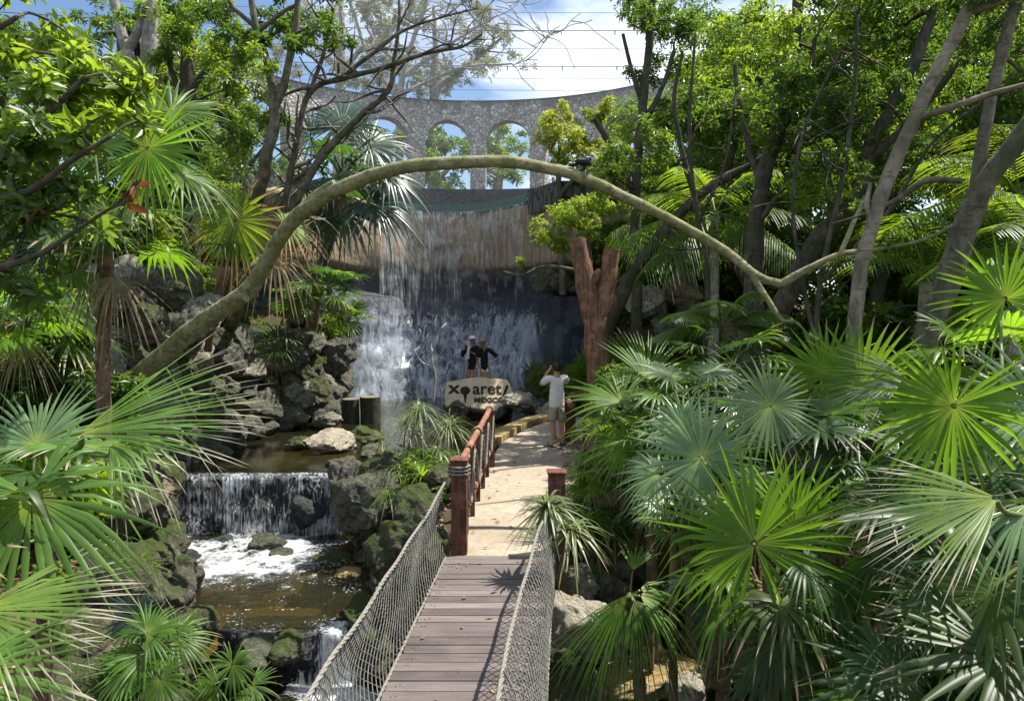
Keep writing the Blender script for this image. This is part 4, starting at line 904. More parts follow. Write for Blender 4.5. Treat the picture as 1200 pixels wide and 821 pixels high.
def tree(label, paths, clumps, bark='bark_grey', leaf='leaf_mid', L=.11, k=6, wr=.36, group=None, name='broadleaf_tree', base=None, twigs=True, extra=(), n_side=9, cat='tree', flat=.8, part='trunk', hi=False):
    """paths: lists of (px,py,d,rpx) or (V, r); clumps: (px,py,d,rpx,shoots[,leaf])."""
    PP = []
    for pa in paths: PP.append([(*W(q[0], q[1], q[2]), q[3] * q[2] / FPX) if len(q) == 4 else (*q[0], q[1]) for q in pa])
    b = V(PP[0][0][:3]) if base is None else V(base); th = thing(name, label, cat, b, 0, group); mb = MB(); S = []
    for pa in PP:
        Q = spline(pa, 7); wob = np.array([[noise.noise(V((*(q[:3] * 1.3), ))) + .8 * max(0, noise.noise(V(q[:3] * 4.1)) - .1)] for q in Q]); Q[1:-1, :3] += np.array([[.25 * q[3] * noise.noise(V(q[:3] * 2.7) + V((0, 9 * c_, 0))) for c_ in range(3)] for q in Q[1:-1]])
        tube(mb, Q[:, :3] - np.array(b), np.maximum(.004, Q[:, 3]) * (1 + .13 * wob[:, 0]), n_side, 0, jit=.05); S += [(V(q[:3]), q[3]) for q in Q[len(Q) // 4:]]
    by = {}
    for cl in clumps:
        if isinstance(cl[0], V): c, r, ns = cl[0], cl[1], cl[2]; lm = cl[3] if len(cl) > 3 else leaf
        else: c, r, ns = W(*cl[:3]), cl[3] * cl[2] / FPX, cl[4]; lm = cl[5] if len(cl) > 5 else leaf
        cand = [s for s in S if s[0].z < c.z + .3 * r] or S; a, ar = min(cand, key=lambda s: (s[0] - c).length + max(0, s[0].z - c.z) * .5)
        Q = limb(mb, a - b, c - b, min(ar * .6, .012 + .02 * (c - a).length), .010, .12)
        P, D, subs = clump_pts(c - b, r, ns, flat)
        if twigs:
            for s in subs:
                limb(mb, Q[-1 - random.randrange(4)], s, .008, .004, .15, 3, 0, 4)
                for _ in range(3):
                    q = random.choice(P)
                    if (q - s).length < r * .5: tube(mb, [tuple(s), tuple(s.lerp(q, .5) + V((rnd(-.02, .02),) * 3)), tuple(q)], [.005, .004, .003], 4, 0, cap=False)
        e = by.setdefault(lm, ([], [])); e[0].extend(P); e[1].extend(D); S.append((c, .012))
    mb.build(part, M[bark], th)
    if by:
        ml = MB(); mats = list(by)
        for i, lm in enumerate(mats): leaf_cloud(ml, by[lm][0], by[lm][1], k, L, wr, i, hi=hi)
        ml.build('crown', [M[x] for x in mats], th)
    return th
# ------------------------------------------------------------------ the leaning arched tree
arch = [(128, 474, 13.4, 11.4), (185, 420, 12.9, 10.5), (240, 376, 12.5, 10.2), (290, 340, 12.1, 9.9), (322, 290, 11.8, 9.0), (352, 250, 11.5, 9.0), (412, 214, 11.1, 8.1), (480, 196, 10.8, 7.3), (545, 190, 10.6, 7.0), (610, 192, 10.5, 6.7), (670, 204, 10.4, 6.4), (730, 230, 10.4, 6.1), (790, 260, 10.3, 5.8), (845, 291, 10.2, 5.4), (885, 322, 10.1, 5.2), (916, 333, 10.1, 4.9)]
at = tree('long bare tree trunk leaning in a high arch across the garden', [arch,
    [(916, 333, 10.1, 4.9), (945, 316, 10, 4.5), (985, 298, 9.9, 3.5), (1035, 291, 9.8, 2.9), (1085, 280, 9.7, 2.2), (1140, 250, 9.6, 1.7)],
    [(985, 298, 9.9, 3.2), (1000, 262, 10, 2.6), (1012, 235, 10.1, 1.9)],
    [(880, 318, 10.1, 4.5), (900, 352, 10, 3.2), (917, 375, 9.9, 2.7), (932, 377, 9.8, 1.5), (948, 392, 9.7, 0.7)],
    [(352, 250, 11.5, 7.7), (370, 232, 11.4, 8.1), (392, 214, 11.2, 3.9)], [(283, 345, 12.15, 9.0), (287, 349, 11.95, 4.5), (289, 350, 11.86, 3.6)]],
    [(1045, 288, 9.8, 16, 8, 'leaf_mid'), (1140, 250, 9.6, 22, 16, 'leaf_mid'), (948, 392, 9.7, 12, 7, 'leaf_mid'), (1012, 235, 10.1, 14, 8, 'leaf_mid')], 'bark_arch', name='arched_tree', n_side=14)
# stump with two cut limbs
th = tree('reddish brown dead tree trunk sawn off above a two armed fork', [
    [(703, 545, 14, 16.6), (703, 500, 14, 14.1), (702, 450, 14, 12.9), (699, 400, 14, 13.3), (697, 365, 14, 15.4)],
    [(696, 372, 14, 13.3), (689, 345, 14, 12.4), (683, 318, 14, 11.6), (677, 281, 14, 10.4)], [(702, 372, 14, 10.0), (709, 345, 14, 10.8), (714, 320, 14, 10.0), (717, 293, 14, 9.5)],
    [(689, 345, 14, 6.6), (700, 322, 13.9, 5.0), (703, 318, 13.9, 3.3)]], [], 'bark_brown', name='tree_stump', n_side=16)
for px, py, r in ((677, 281, 10.2), (717, 293, 9.4)):
    mb = MB(); p = W(px, py, 14) - th.location; tube(mb, [tuple(p - Z * .01), tuple(p + Z * .012)], r * 14 / 900, 14); mb.build('cut_top', M['cut_wood'], th)
# ------------------------------------------------------------------ trees on the right
# bare twiggy branches hanging in front of the arches
def twig_tree(label, paths, seed, n=26, bark='bark_grey', rmin=.004, name='bare_tree', leafs=None):
    random.seed(seed); PP = []; PP += paths; S = []
    for pa in paths:
        Q = spline([tuple(q) for q in pa], 5); S += [tuple(q) for q in Q[3:]]
    for _ in range(n):
        a = random.choice(S); ang = rnd(-.5, PI + .5); L = rnd(25, 70); q = [a[:3] + (max(.9, a[3] * .5),)]; x, y = a[0], a[1]
        for i in range(4): ang += rnd(-.5, .5); x += math.cos(ang) * L / 4; y -= math.sin(ang) * L / 4; q.append((x, y, a[2] + rnd(-.2, .2), max(.55, a[3] * .5 * (1 - i * .2))))
        PP.append(q)
        if random.random() < .8: S.append(q[2]); S.append(q[3])
    return tree(label, PP, leafs or [], bark, 'leaf_grey', L=.12, k=4, name=name, n_side=5)
def scatter(n, x0, x1, y0, y1, d0, d1, r0, r1, ns, ok=lambda x, y: True, leaves=None):
    out = []
    while len(out) < n:
        x, y = rnd(x0, x1), rnd(y0, y1)
        if not ok(x, y): continue
        c = [x, y, rnd(d0, d1), rnd(r0, r1), ns]
        if leaves: c.append(random.choice(leaves))
        out.append(tuple(c))
    return out
gap = lambda x, y: not (x < 715 + max(0, (60 - y)) * .3 and y < 210) and not (815 < x < 850 and 120 < y < 175) and not (925 < x < 960 and y < 60)
mixr = ['leaf_dark', 'leaf_dark', 'leaf_mid', 'leaf_dark', 'leaf_bright']
tree('dark slender tree with a curved trunk growing behind the sawn off stump', [[(690, 545, 15.2, 10.4), (706, 405, 15, 8.8), (735, 336, 14.8, 8.0), (765, 287, 14.6, 7.2), (810, 238, 14.4, 6.0), (850, 208, 14.2, 5.2), (885, 190, 14, 3.2), (930, 150, 14, 2.0)], [(815, 234, 14.4, 4.0), (800, 180, 14.3, 3.2), (790, 120, 14.2, 2.4), (800, 60, 14.1, 1.6)]],
     scatter(8, 810, 930, 110, 220, 18.5, 20, 32, 46, 110, gap, mixr), 'bark_dark', L=.12)
tree('thin straight tree with sparse crown right of the open sky', [[(748, 500, 16, 7), (746, 330, 16, 6.5), (745, 235, 16, 6), (750, 160, 16, 5.5), (757, 90, 16, 5), (765, 0, 16, 4), (772, -70, 16, 3)], [(742, 226, 16, 4.5), (726, 190, 15.9, 4), (712, 165, 15.8, 3.6), (696, 139, 15.7, 3.2)], [(752, 150, 16, 4), (775, 105, 16, 3), (790, 60, 16, 2.5)], [(752, 120, 16, 3), (740, 80, 16, 2.5), (730, 40, 16, 2)]],
     scatter(12, 722, 800, -20, 130, 15, 17, 20, 34, 70, lambda x, y: True, ['leaf_dark', 'leaf_mid', 'leaf_dark']) + scatter(7, 710, 790, 100, 230, 15, 17, 20, 32, 60, lambda x, y: True, ['leaf_mid', 'leaf_lime', 'leaf_bright']) + scatter(13, 790, 890, -30, 200, 19, 21, 32, 46, 110, gap, mixr), 'bark_dark', L=.13)
tree('tall grey tree with a swollen foot and a forked trunk', [[(880, 480, 13.2, 18.0), (880, 400, 13, 15.6), (884, 330, 13, 10.7), (886, 270, 13, 9.4), (893, 215, 13, 9.0), (912, 155, 13, 8.2), (925, 95, 13, 7.4), (932, 40, 13, 6.6), (938, -30, 13, 5.7)], [(911, 160, 13, 4.9), (930, 125, 12.8, 4.1), (948, 90, 12.6, 3.3), (955, 45, 12.5, 2.5)], [(893, 215, 13, 5.7), (880, 180, 13.3, 4.1), (868, 130, 13.4, 3.3), (860, 70, 13.5, 2.5)], [(886, 265, 13, 4.1), (905, 240, 12.8, 3.3), (930, 200, 12.5, 2.5)]],
     scatter(16, 890, 1010, -30, 200, 11.8, 14, 34, 55, 115, gap, mixr), 'bark_dark', L=.11)
tree('dark diagonal tree trunk leaning right through the canopy', [[(860, 470, 12.6, 16.3), (900, 390, 12.4, 13.3), (950, 295, 12.2, 11.1), (985, 250, 12, 10.4), (1012, 212, 12, 8.9), (1018, 175, 12, 8.1), (1045, 128, 12, 7.4), (1072, 72, 12, 6.7), (1095, 10, 12, 5.9), (1110, -50, 12, 4.4)], [(1018, 190, 12, 5.2), (1060, 150, 11.6, 4.4), (1110, 90, 11.3, 3.7), (1140, 30, 11, 3.0)], [(975, 262, 12, 4.4), (970, 200, 12.3, 3.7), (975, 140, 12.5, 3.0), (965, 80, 12.6, 2.2)]],
     scatter(22, 960, 1130, -30, 230, 11, 13.5, 32, 52, 115, gap, ['leaf_dark', 'leaf_mid', 'leaf_bright', 'leaf_dark']), 'bark_dark', L=.11)
tree('smooth greyish tree trunk leaning right in front of the dark trees', [[(985, 620, 8.1, 9.9), (988, 540, 8, 9.2), (993, 470, 8, 8.8), (999, 415, 8, 8.4), (1003, 365, 8, 8.4), (1010, 312, 8, 8.4), (1033, 228, 8, 8.1), (1060, 164, 8, 7.7), (1085, 110, 8, 7.4), (1115, 52, 8, 7.0), (1136, 8, 8, 6.7), (1170, -45, 8, 5.6)], [(1134, 14, 8, 4.9), (1165, 4, 7.9, 3.9), (1200, -12, 7.8, 2.8)], [(1022, 265, 8, 2.8), (1016, 240, 8, 2.8), (1020, 215, 8.1, 2.1)]],
     [(V((rnd(3.4, 6.5), rnd(5.2, 9.5), rnd(4.6, 7.2))), rnd(.45, .75), 70) for _ in range(7)] + scatter(6, 1090, 1230, -60, 20, 7.6, 8.8, 40, 60, 80, lambda x, y: True, ['leaf_dark', 'leaf_mid']), 'bark_pale', L=.10)  # first clumps, mostly out of view, added to dapple the palms with shade
tree('thick mossy grey forked trunk at the far right of the garden', [[(1000, 640, 8.9, 19.3), (1038, 525, 8.8, 17.2), (1075, 430, 8.6, 15.1), (1100, 360, 8.5, 14.5), (1128, 275, 8.4, 13.8), (1152, 222, 8.3, 13.0), (1190, 168, 8.2, 12.4), (1240, 105, 8, 11.0), (1300, 30, 8, 9.6)], [(1145, 240, 8.3, 9.0), (1148, 195, 8.4, 7.6), (1160, 120, 8.5, 6.9), (1176, 55, 8.6, 6.6), (1192, 0, 8.7, 6.2), (1205, -50, 8.8, 5.5)], [(1128, 212, 8.5, 3.4), (1085, 212, 8.7, 3.8), (1050, 235, 8.9, 3.4), (1010, 252, 9.2, 1.6), (975, 262, 9.4, 0.6)]],
     scatter(9, 1130, 1250, -40, 100, 8.6, 11, 40, 60, 90, lambda x, y: True, ['leaf_dark', 'leaf_mid', 'leaf_dark']), 'bark_grey', L=.10)
# thin crossing stems between the bigger trunks
twig_tree('tangle of thin dark stems crossing between the trunks on the right', [[(948, 500, 10.6, 4), (962, 330, 10.6, 3.6), (985, 220, 10.7, 3), (1000, 120, 10.8, 2.4), (1005, 20, 10.9, 1.8)], [(962, 330, 10.6, 3), (1040, 250, 10.4, 2.4), (1090, 170, 10.3, 2), (1150, 120, 10.2, 1.4)], [(955, 400, 10.6, 3), (930, 260, 10.8, 2.4), (940, 160, 11, 2), (985, 60, 11, 1.4)]], 3, 40, 'bark_dark', name='thin_tree')
twig_tree('thin dark sapling with bare side shoots left of the swollen tree foot', [[(822, 470, 12.2, 3.4), (830, 330, 12.1, 3), (815, 240, 12, 2.6), (808, 150, 12, 2.2), (815, 40, 12, 1.6)], [(818, 260, 12, 2.2), (850, 190, 12, 1.8), (862, 110, 12, 1.3)]], 8, 26, 'bark_dark', name='thin_tree')
random.seed(31)
# lime and yellow bushes by the arches and the stump
tree('small bush tree with bright lime foliage beside the stump top', [[(697, 470, 17.5, 4), (692, 350, 17.4, 3.5), (672, 285, 17.3, 3)], [(692, 340, 17.4, 3), (690, 270, 17.2, 2.5)], [(685, 318, 17.4, 2), (640, 312, 17.4, 2), (612, 322, 17.3, 1.5), (590, 318, 17.2, 1)]],
     [(640, 272, 17.2, 25, 120), (662, 258, 17.1, 27, 135), (690, 246, 17.2, 25, 120), (676, 268, 17.0, 25, 120), (650, 285, 17.1, 17, 75), (706, 240, 17.3, 18, 90), (612, 306, 17.2, 6, 21)], 'bark_grey', 'leaf_lime', L=.10, k=7, wr=.45, name='bush_tree')
tree('yellow flowering tree in front of the right side of the arches', [[(660, 345, 22, 4), (655, 240, 22, 3.5), (655, 190, 22, 3)], [(655, 230, 22, 3), (690, 190, 22, 2.5)]],
     [(650, 150, 21.8, 25, 120), (665, 165, 21.6, 25, 120), (680, 178, 21.8, 25, 120), (645, 172, 22, 21, 90), (655, 130, 22, 15, 67), (690, 165, 22, 15, 67), (662, 188, 21.8, 22, 75, 'leaf_lime'), (700, 135, 22, 16, 67, 'leaf_lime'), (712, 125, 22, 15, 60)], 'bark_grey', 'leaf_yellow', L=.12, k=6, wr=.5, name='flowering_tree')
# ------------------------------------------------------------------ trees on the left
tree('big bright green broadleaf tree overhanging the top left corner', [[(-330, 900, 5.4, 40), (-260, 500, 5.2, 36), (-160, 330, 5.1, 24), (-60, 235, 5, 12), (10, 175, 4.9, 6), (60, 130, 4.9, 4), (100, 90, 4.9, 2.5)], [(-60, 235, 5, 8), (20, 230, 4.8, 5), (80, 190, 4.7, 3.5), (130, 160, 4.7, 2)], [(-160, 330, 5.1, 10), (-40, 320, 4.9, 6), (40, 300, 4.8, 4), (90, 270, 4.8, 2.5)], [(-160, 330, 5.1, 14), (-120, 150, 5.1, 9), (-40, 60, 5, 5), (20, 20, 5, 3)]],
     [(30, 60, 5.1, 55, 34), (80, 75, 5.2, 45, 30), (130, 90, 5.2, 40, 26), (20, 110, 5, 55, 34), (75, 125, 5, 50, 32), (140, 110, 5.1, 34, 22), (165, 140, 4.9, 20, 10), (-20, 150, 5, 60, 30), (40, 165, 4.8, 50, 32, 'leaf_mid'), (100, 150, 4.8, 40, 24), (20, 220, 4.9, 55, 34, 'leaf_mid'), (75, 210, 5, 45, 26, 'leaf_mid'), (30, 270, 5, 50, 26, 'leaf_dark'), (-20, 250, 5, 50, 30, 'leaf_dark'), (90, 255, 5, 35, 12, 'leaf_mid'), (-10, 20, 5.3, 60, 30), (60, 25, 5.3, 35, 14), (155, 80, 5.3, 20, 9), (25, 330, 5.1, 45, 24, 'leaf_dark'), (162, 212, 4.85, 9, 1, 'leaf_red'), (150, 236, 4.85, 6, 1, 'leaf_red'), (50, 250, 4.85, 6, 1, 'leaf_red')],
     'bark_dark', 'leaf_bright', L=.125, k=6, wr=.34, hi=True)
gl = ['leaf_mid', 'leaf_mid', 'leaf_bright', 'leaf_dark']
tree('slender forked tree with light green leaves beside the open sky on the left', [[(236, 410, 17.8, 8.5), (268, 320, 16.6, 8), (298, 245, 15.6, 7.5), (312, 185, 15, 7), (322, 130, 15, 6), (312, 70, 15, 4.5), (300, 30, 15, 4), (290, -30, 15, 3)], [(320, 135, 15, 5), (334, 95, 15, 4.5), (345, 40, 15, 4), (350, -20, 15, 3)], [(303, 35, 15, 3), (275, 10, 15, 2.5), (260, -20, 15, 2)], [(304, 36, 15, 3), (330, 15, 15, 2.5), (350, 5, 15, 2)]],
     scatter(24, 235, 420, -20, 75, 14, 16.5, 16, 28, 44, lambda x, y: y < 60 or x < 330, gl) + scatter(8, 250, 340, 75, 190, 15, 17, 15, 26, 36, lambda x, y: True, gl), 'bark_grey', L=.14, k=5)
tree('dark straight tree with light leaves left of the forked one', [[(226, 400, 19.2, 10), (224, 200, 19, 8.5), (221, 110, 19, 8), (219, 40, 19, 7), (217, -40, 19, 6)], [(221, 110, 19, 4), (250, 70, 19, 3), (270, 40, 19, 2)], [(222, 130, 19, 4), (200, 80, 19, 3), (195, 40, 19, 2)]],
     scatter(30, 178, 290, -10, 200, 18, 20.5, 18, 32, 46, lambda x, y: True, gl), 'bark_dark', L=.17, k=5)
tree('two stemmed ash grey tree behind the top left foliage', [[(160, 330, 23.5, 10), (172, 120, 23.2, 9), (176, 50, 23, 8), (180, -40, 23, 6)], [(172, 120, 23, 7), (145, 50, 23, 6), (128, -30, 23, 5)], [(120, 200, 23, 7), (135, 90, 23, 6), (160, 40, 23, 5), (185, -30, 23, 4)]],
     scatter(24, 80, 235, -30, 130, 22, 25, 18, 30, 34, lambda x, y: True, ['leaf_mid', 'leaf_bright', 'leaf_mid']), 'bark_ash', L=.2, k=5)
twig_tree('bare twisting branches of a leafless tree reaching out before the arches', [[(255, 410, 18.6, 7), (310, 310, 17.2, 6.3), (330, 270, 16.8, 6), (372, 190, 16.4, 5), (418, 140, 16.3, 4), (455, 105, 16.2, 3.4), (462, 70, 16.2, 2.6), (468, 20, 16.2, 2), (465, -30, 16.2, 1.6)], [(328, 275, 16.8, 5), (345, 180, 16.4, 4.4), (362, 110, 16.3, 4), (400, 92, 16.2, 3.4), (455, 78, 16.1, 3), (500, 62, 16, 2.4), (540, 55, 16, 1.8), (565, 40, 16, 1.2)], [(400, 92, 16.2, 3), (440, 60, 16.1, 2.6), (475, 35, 16, 2), (520, 20, 16, 1.4), (560, 10, 16, 1)], [(362, 110, 16.3, 3), (380, 60, 16.3, 2.4), (390, 10, 16.3, 2)]], 11, 90)
twig_tree('pale bare branched tree standing behind the left part of the arched wall', [[(470, 260, 41, 5), (468, 120, 41, 4), (480, 60, 41, 3), (500, 0, 41, 2), (505, -40, 41, 1)], [(468, 120, 41, 3.4), (430, 60, 41, 2.4), (410, 0, 41, 1.6)], [(472, 90, 41, 3), (530, 50, 41, 2), (580, 20, 41, 1.2)], [(470, 110, 41, 2.6), (540, 80, 41, 1.8), (600, 75, 41, 1)]], 21, 110, 'bark_ash')
twig_tree('pale dead twig standing up from the planted island', [[(508, 470, 15.5, 1.6), (510, 440, 15.5, 1.5), (506, 418, 15.5, 1.2), (514, 396, 15.5, .8)], [(510, 432, 15.5, 1.2), (494, 424, 15.5, 1), (484, 408, 15.5, .6)], [(508, 425, 15.5, 1), (518, 412, 15.5, .8), (524, 395, 15.5, .5)]], 5, 3, 'bark_ash', name='dead_twig')
random.seed(99)
# the far grey tree behind the arches, and green ones either side
def far_tree(label, px, py, d, w_, h_, leaf, n, ns, L, bark='bark_ash', gy=330, group='trees beyond the arched wall', dens=None):
    ok = lambda x, y: ((x - px) / w_) ** 2 + ((y - py) / h_) ** 2 < 1
    return tree(label, [[(px, gy, d, 7), (px + 4, py + h_ * .6, d, 6), (px + 6, py, d, 4), (px + 3, py - h_ * .7, d, 2)], [(px + 4, py + h_ * .6, d, 4), (px - w_ * .5, py, d, 2.5), (px - w_ * .7, py - h_ * .4, d, 1.5)], [(px + 4, py + h_ * .6, d, 4), (px + w_ * .5, py + h_ * .1, d, 2.5), (px + w_ * .75, py - h_ * .2, d, 1.5)]],
                scatter(n, px - w_, px + w_, py - h_, py + h_, d - 3, d + 3, 13, 24, ns, ok), bark, leaf, L=L, k=5, group=group, n_side=6)
far_tree('wide pale grey leaved tree rising behind the arched wall', 505, 60, 44, 110, 75, 'leaf_grey', 60, 60, .20)
far_tree('second pale grey tree behind the wall further left', 395, 40, 48, 75, 75, 'leaf_grey', 30, 50, .22)
far_tree('green tree seen through the left arch', 505, 190, 41, 45, 45, 'leaf_mid', 22, 40, .26)
far_tree('green tree seen through the middle arch', 580, 185, 42, 45, 42, 'leaf_mid', 24, 40, .26)
far_tree('green bushy tree beyond the right end of the arched wall', 700, 175, 40, 50, 60, 'leaf_mid', 16, 40, .26)
far_tree('bare reddish grey tree seen through the right arch', 645, 225, 39, 30, 25, 'leaf_grey', 6, 16, .2)
far_tree('leafy tree beyond the left end of the arched wall', 430, 200, 42, 50, 60, 'leaf_mid', 16, 40, .26)
# ------------------------------------------------------------------ fan palms: right bank
fan_palm('tall silvery fan palm whose pale leaf faces out beside the grey trunk', (W(930, 640, 7.2).x, 7.2, -.1), W(925, 520, 7.0), .06,
    [hero(903, 475, 6.6, 80, 200, .75, -.1, 'fan_silver', 40, 178, .10, .02), hero(1010, 452, 7.4, 98, 95, .97, -.3, 'fan_bright', 34, 150, .12), hero(968, 440, 7.7, 78, 110, .97, -.3, 'fan_bright', 32, 140, .1)],
    dict(n=7, R=.55, L=.5, mat=['fan_dark', 'fan_green'], el=(-10, 50)), 2)
fan_palm('low silvery fan palm with long pale blades beside the shaggy palm', (W(835, 640, 6.3).x, 6.3, -.2), W(838, 575, 6.3), .05,
    [hero(822, 537, 6.0, 96, 130, .8, -.15, 'fan_silver', 40, 175, .08, .02), hero(800, 500, 6.6, 60, 150, .6, -.2, 'fan_silver', 30, 140, .2), hero(770, 555, 6.3, 55, 200, .5, -.2, 'fan_silver', 30, 120, .35)],
    dict(n=4, R=.4, L=.3, mat=['fan_silver', 'fan_dark'], el=(-10, 40)), 2)
fan_palm('fan palm with a big glossy bright green leaf in front of the thick forked trunk', (W(1180, 700, 5.6).x, 5.6, -.2), W(1170, 540, 5.5), .06,
    [hero(1118, 475, 5.0, 126, 250, .99, -.35, 'fan_bright', 42, 172, .10, .03), hero(1060, 440, 5.5, 105, 165, .35, -.2, 'fan_dark', 30, 60, .1), hero(1178, 350, 6.2, 90, 110, .95, -.3, 'fan_bright', 34, 150, .15), hero(1225, 480, 5.2, 125, 190, .6, -.2, 'fan_silver', 36, 150, .12)],
    dict(n=5, R=.5, L=.5, mat=['fan_dark', 'fan_green'], el=(0, 50)), 1)
sh = fan_palm('shaggy fan palm with a brown fibrous trunk and large green upright leaf beside the stream', (W(925, 850, 5.05).x, 5.05, -.3), W(905, 690, 5.0), .10,
    [hero(884, 637, 4.85, 138, 95, .92, -.25, 'fan_green', 44, 168, .10, .05), hero(930, 620, 5.2, 110, 85, .95, -.3, 'fan_bright', 36, 110, .1), hero(945, 660, 4.8, 90, 300, .4, .3, 'fan_dark', 30, 120, .4)],
    dict(n=8, R=.40, L=.30, mat=['fan_green', 'fan_dark'], el=(-50, 30), droop=.6), 5)
fan_palm('big fan palm at the right edge with long sunlit pale tipped blades', (W(1250, 760, 3.7).x, 3.7, -.2), W(1240, 640, 3.7), .06,
    [hero(1168, 583, 3.5, 170, 165, .25, -.3, 'fan_tipped', 36, 62, .12, .03), hero(1205, 590, 3.6, 130, 275, .6, 0, 'fan_silver', 34, 80, .3), hero(1130, 715, 3.9, 110, 130, .5, 0, 'fan_tipped', 30, 90, .12), hero(1180, 770, 3.4, 160, 170, .35, 0, 'fan_dark', 36, 150, .2), hero(1060, 800, 3.6, 130, 150, .4, 0, 'fan_dark', 34, 150, .25)],
    dict(n=5, R=.6, L=.5, mat='fan_dark', el=(-20, 40)), 1)
fan_palm('small fan palm with one brightly lit pale leaf low at the bottom right', (W(1060, 860, 4.5).x, 4.5, -.2), W(1050, 815, 4.5), .035,
    [hero(1037, 778, 4.3, 62, 235, .7, 0, 'fan_silver', 32, 165, .15, .02), hero(985, 668, 4.9, 82, 275, .6, 0, 'fan_green', 32, 110, .35)],
    dict(n=6, R=.36, L=.3, mat=['fan_dark', 'fan_green'], el=(0, 55)))
fan_palm('drooping bright green fan palm hanging over the ochre rock beside the right net', (W(745, 790, 6.3).x + .1, 6.4, -.9), W(738, 702, 6.3), .05,
    [hero(742, 668, 6.2, 50, 75, .5, .1, 'fan_green', 16, 40, .15), hero(736, 696, 6.0, 140, 238, .5, -.2, 'fan_bright', 24, 24, .35, split=.3), hero(730, 702, 6.1, 115, 258, .5, -.1, 'fan_green', 22, 32, .5, split=.3), hero(744, 702, 5.95, 92, 278, .5, .1, 'fan_green', 20, 45, .7, split=.3), hero(750, 696, 6.1, 92, 322, .45, .2, 'fan_tipped', 18, 55, .4, split=.25), hero(750, 690, 6.2, 80, 15, .4, .2, 'fan_tipped', 10, 40, .4, split=.2)])
fan_palm('upright yellow green young fan palm at the foot of the sawn off stump', (W(765, 500, 9.6).x, 9.6, 0), W(765, 470, 9.6), 0,
    [hero(760, 445, 9.6, 92, 78, .5, .1, 'fan_bright', 28, 60, .1, fold=.5), hero(728, 470, 9.4, 80, 120, .5, 0, 'fan_bright', 26, 80, .2), hero(790, 470, 9.5, 62, 60, .4, 0, 'fan_green', 26, 80, .2), hero(735, 520, 9, 60, 230, .5, -.2, 'fan_bright', 28, 130, .3), hero(790, 525, 9, 50, 300, .5, 0, 'fan_green', 26, 120, .3)],
    dict(n=6, R=.5, L=.4, mat=['fan_green', 'fan_dark'], el=(0, 60)))
# filler fan palms, each with its own label
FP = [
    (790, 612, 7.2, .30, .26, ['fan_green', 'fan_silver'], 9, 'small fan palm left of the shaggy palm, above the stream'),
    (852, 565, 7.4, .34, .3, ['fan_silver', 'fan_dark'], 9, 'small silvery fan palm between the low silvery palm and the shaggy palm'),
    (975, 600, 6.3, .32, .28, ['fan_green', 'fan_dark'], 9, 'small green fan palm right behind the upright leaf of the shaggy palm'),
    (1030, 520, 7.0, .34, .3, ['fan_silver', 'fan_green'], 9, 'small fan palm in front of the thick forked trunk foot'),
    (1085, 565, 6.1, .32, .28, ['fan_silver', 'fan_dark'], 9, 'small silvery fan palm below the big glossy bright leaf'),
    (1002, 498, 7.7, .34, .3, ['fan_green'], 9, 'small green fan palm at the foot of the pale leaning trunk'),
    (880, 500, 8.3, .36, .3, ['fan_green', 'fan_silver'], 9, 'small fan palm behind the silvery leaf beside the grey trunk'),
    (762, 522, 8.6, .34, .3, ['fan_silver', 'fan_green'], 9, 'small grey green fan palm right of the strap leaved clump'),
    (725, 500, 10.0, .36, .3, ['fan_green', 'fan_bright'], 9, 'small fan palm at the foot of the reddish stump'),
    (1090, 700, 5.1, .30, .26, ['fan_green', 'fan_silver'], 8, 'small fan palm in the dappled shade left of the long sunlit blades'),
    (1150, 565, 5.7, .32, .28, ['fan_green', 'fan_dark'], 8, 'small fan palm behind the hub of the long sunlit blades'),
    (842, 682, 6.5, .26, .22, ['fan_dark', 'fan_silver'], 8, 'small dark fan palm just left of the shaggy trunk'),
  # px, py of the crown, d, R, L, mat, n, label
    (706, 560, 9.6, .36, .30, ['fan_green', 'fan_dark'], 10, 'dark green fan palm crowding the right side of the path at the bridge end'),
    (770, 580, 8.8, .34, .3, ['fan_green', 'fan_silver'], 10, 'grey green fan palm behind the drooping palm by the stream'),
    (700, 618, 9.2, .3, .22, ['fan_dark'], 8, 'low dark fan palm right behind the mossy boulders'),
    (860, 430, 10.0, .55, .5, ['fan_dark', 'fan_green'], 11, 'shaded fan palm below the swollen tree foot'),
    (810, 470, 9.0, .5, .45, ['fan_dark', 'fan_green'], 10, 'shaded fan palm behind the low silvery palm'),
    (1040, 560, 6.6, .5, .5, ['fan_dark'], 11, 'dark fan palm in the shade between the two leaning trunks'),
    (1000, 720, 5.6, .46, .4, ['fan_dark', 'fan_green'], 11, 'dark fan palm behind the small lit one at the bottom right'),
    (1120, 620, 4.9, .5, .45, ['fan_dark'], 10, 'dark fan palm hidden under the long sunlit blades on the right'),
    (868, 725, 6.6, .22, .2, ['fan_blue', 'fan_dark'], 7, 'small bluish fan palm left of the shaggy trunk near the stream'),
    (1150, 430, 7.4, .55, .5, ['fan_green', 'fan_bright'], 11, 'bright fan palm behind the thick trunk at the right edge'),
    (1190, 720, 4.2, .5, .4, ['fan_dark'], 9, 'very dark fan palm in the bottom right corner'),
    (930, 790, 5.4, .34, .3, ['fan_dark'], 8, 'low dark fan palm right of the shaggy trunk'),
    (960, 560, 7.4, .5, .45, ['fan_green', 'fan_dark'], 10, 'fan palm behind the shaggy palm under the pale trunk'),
    (1120, 780, 4.6, .42, .36, ['fan_dark', 'fan_green'], 9, 'dark low fan palm beside the small lit palm'),
]
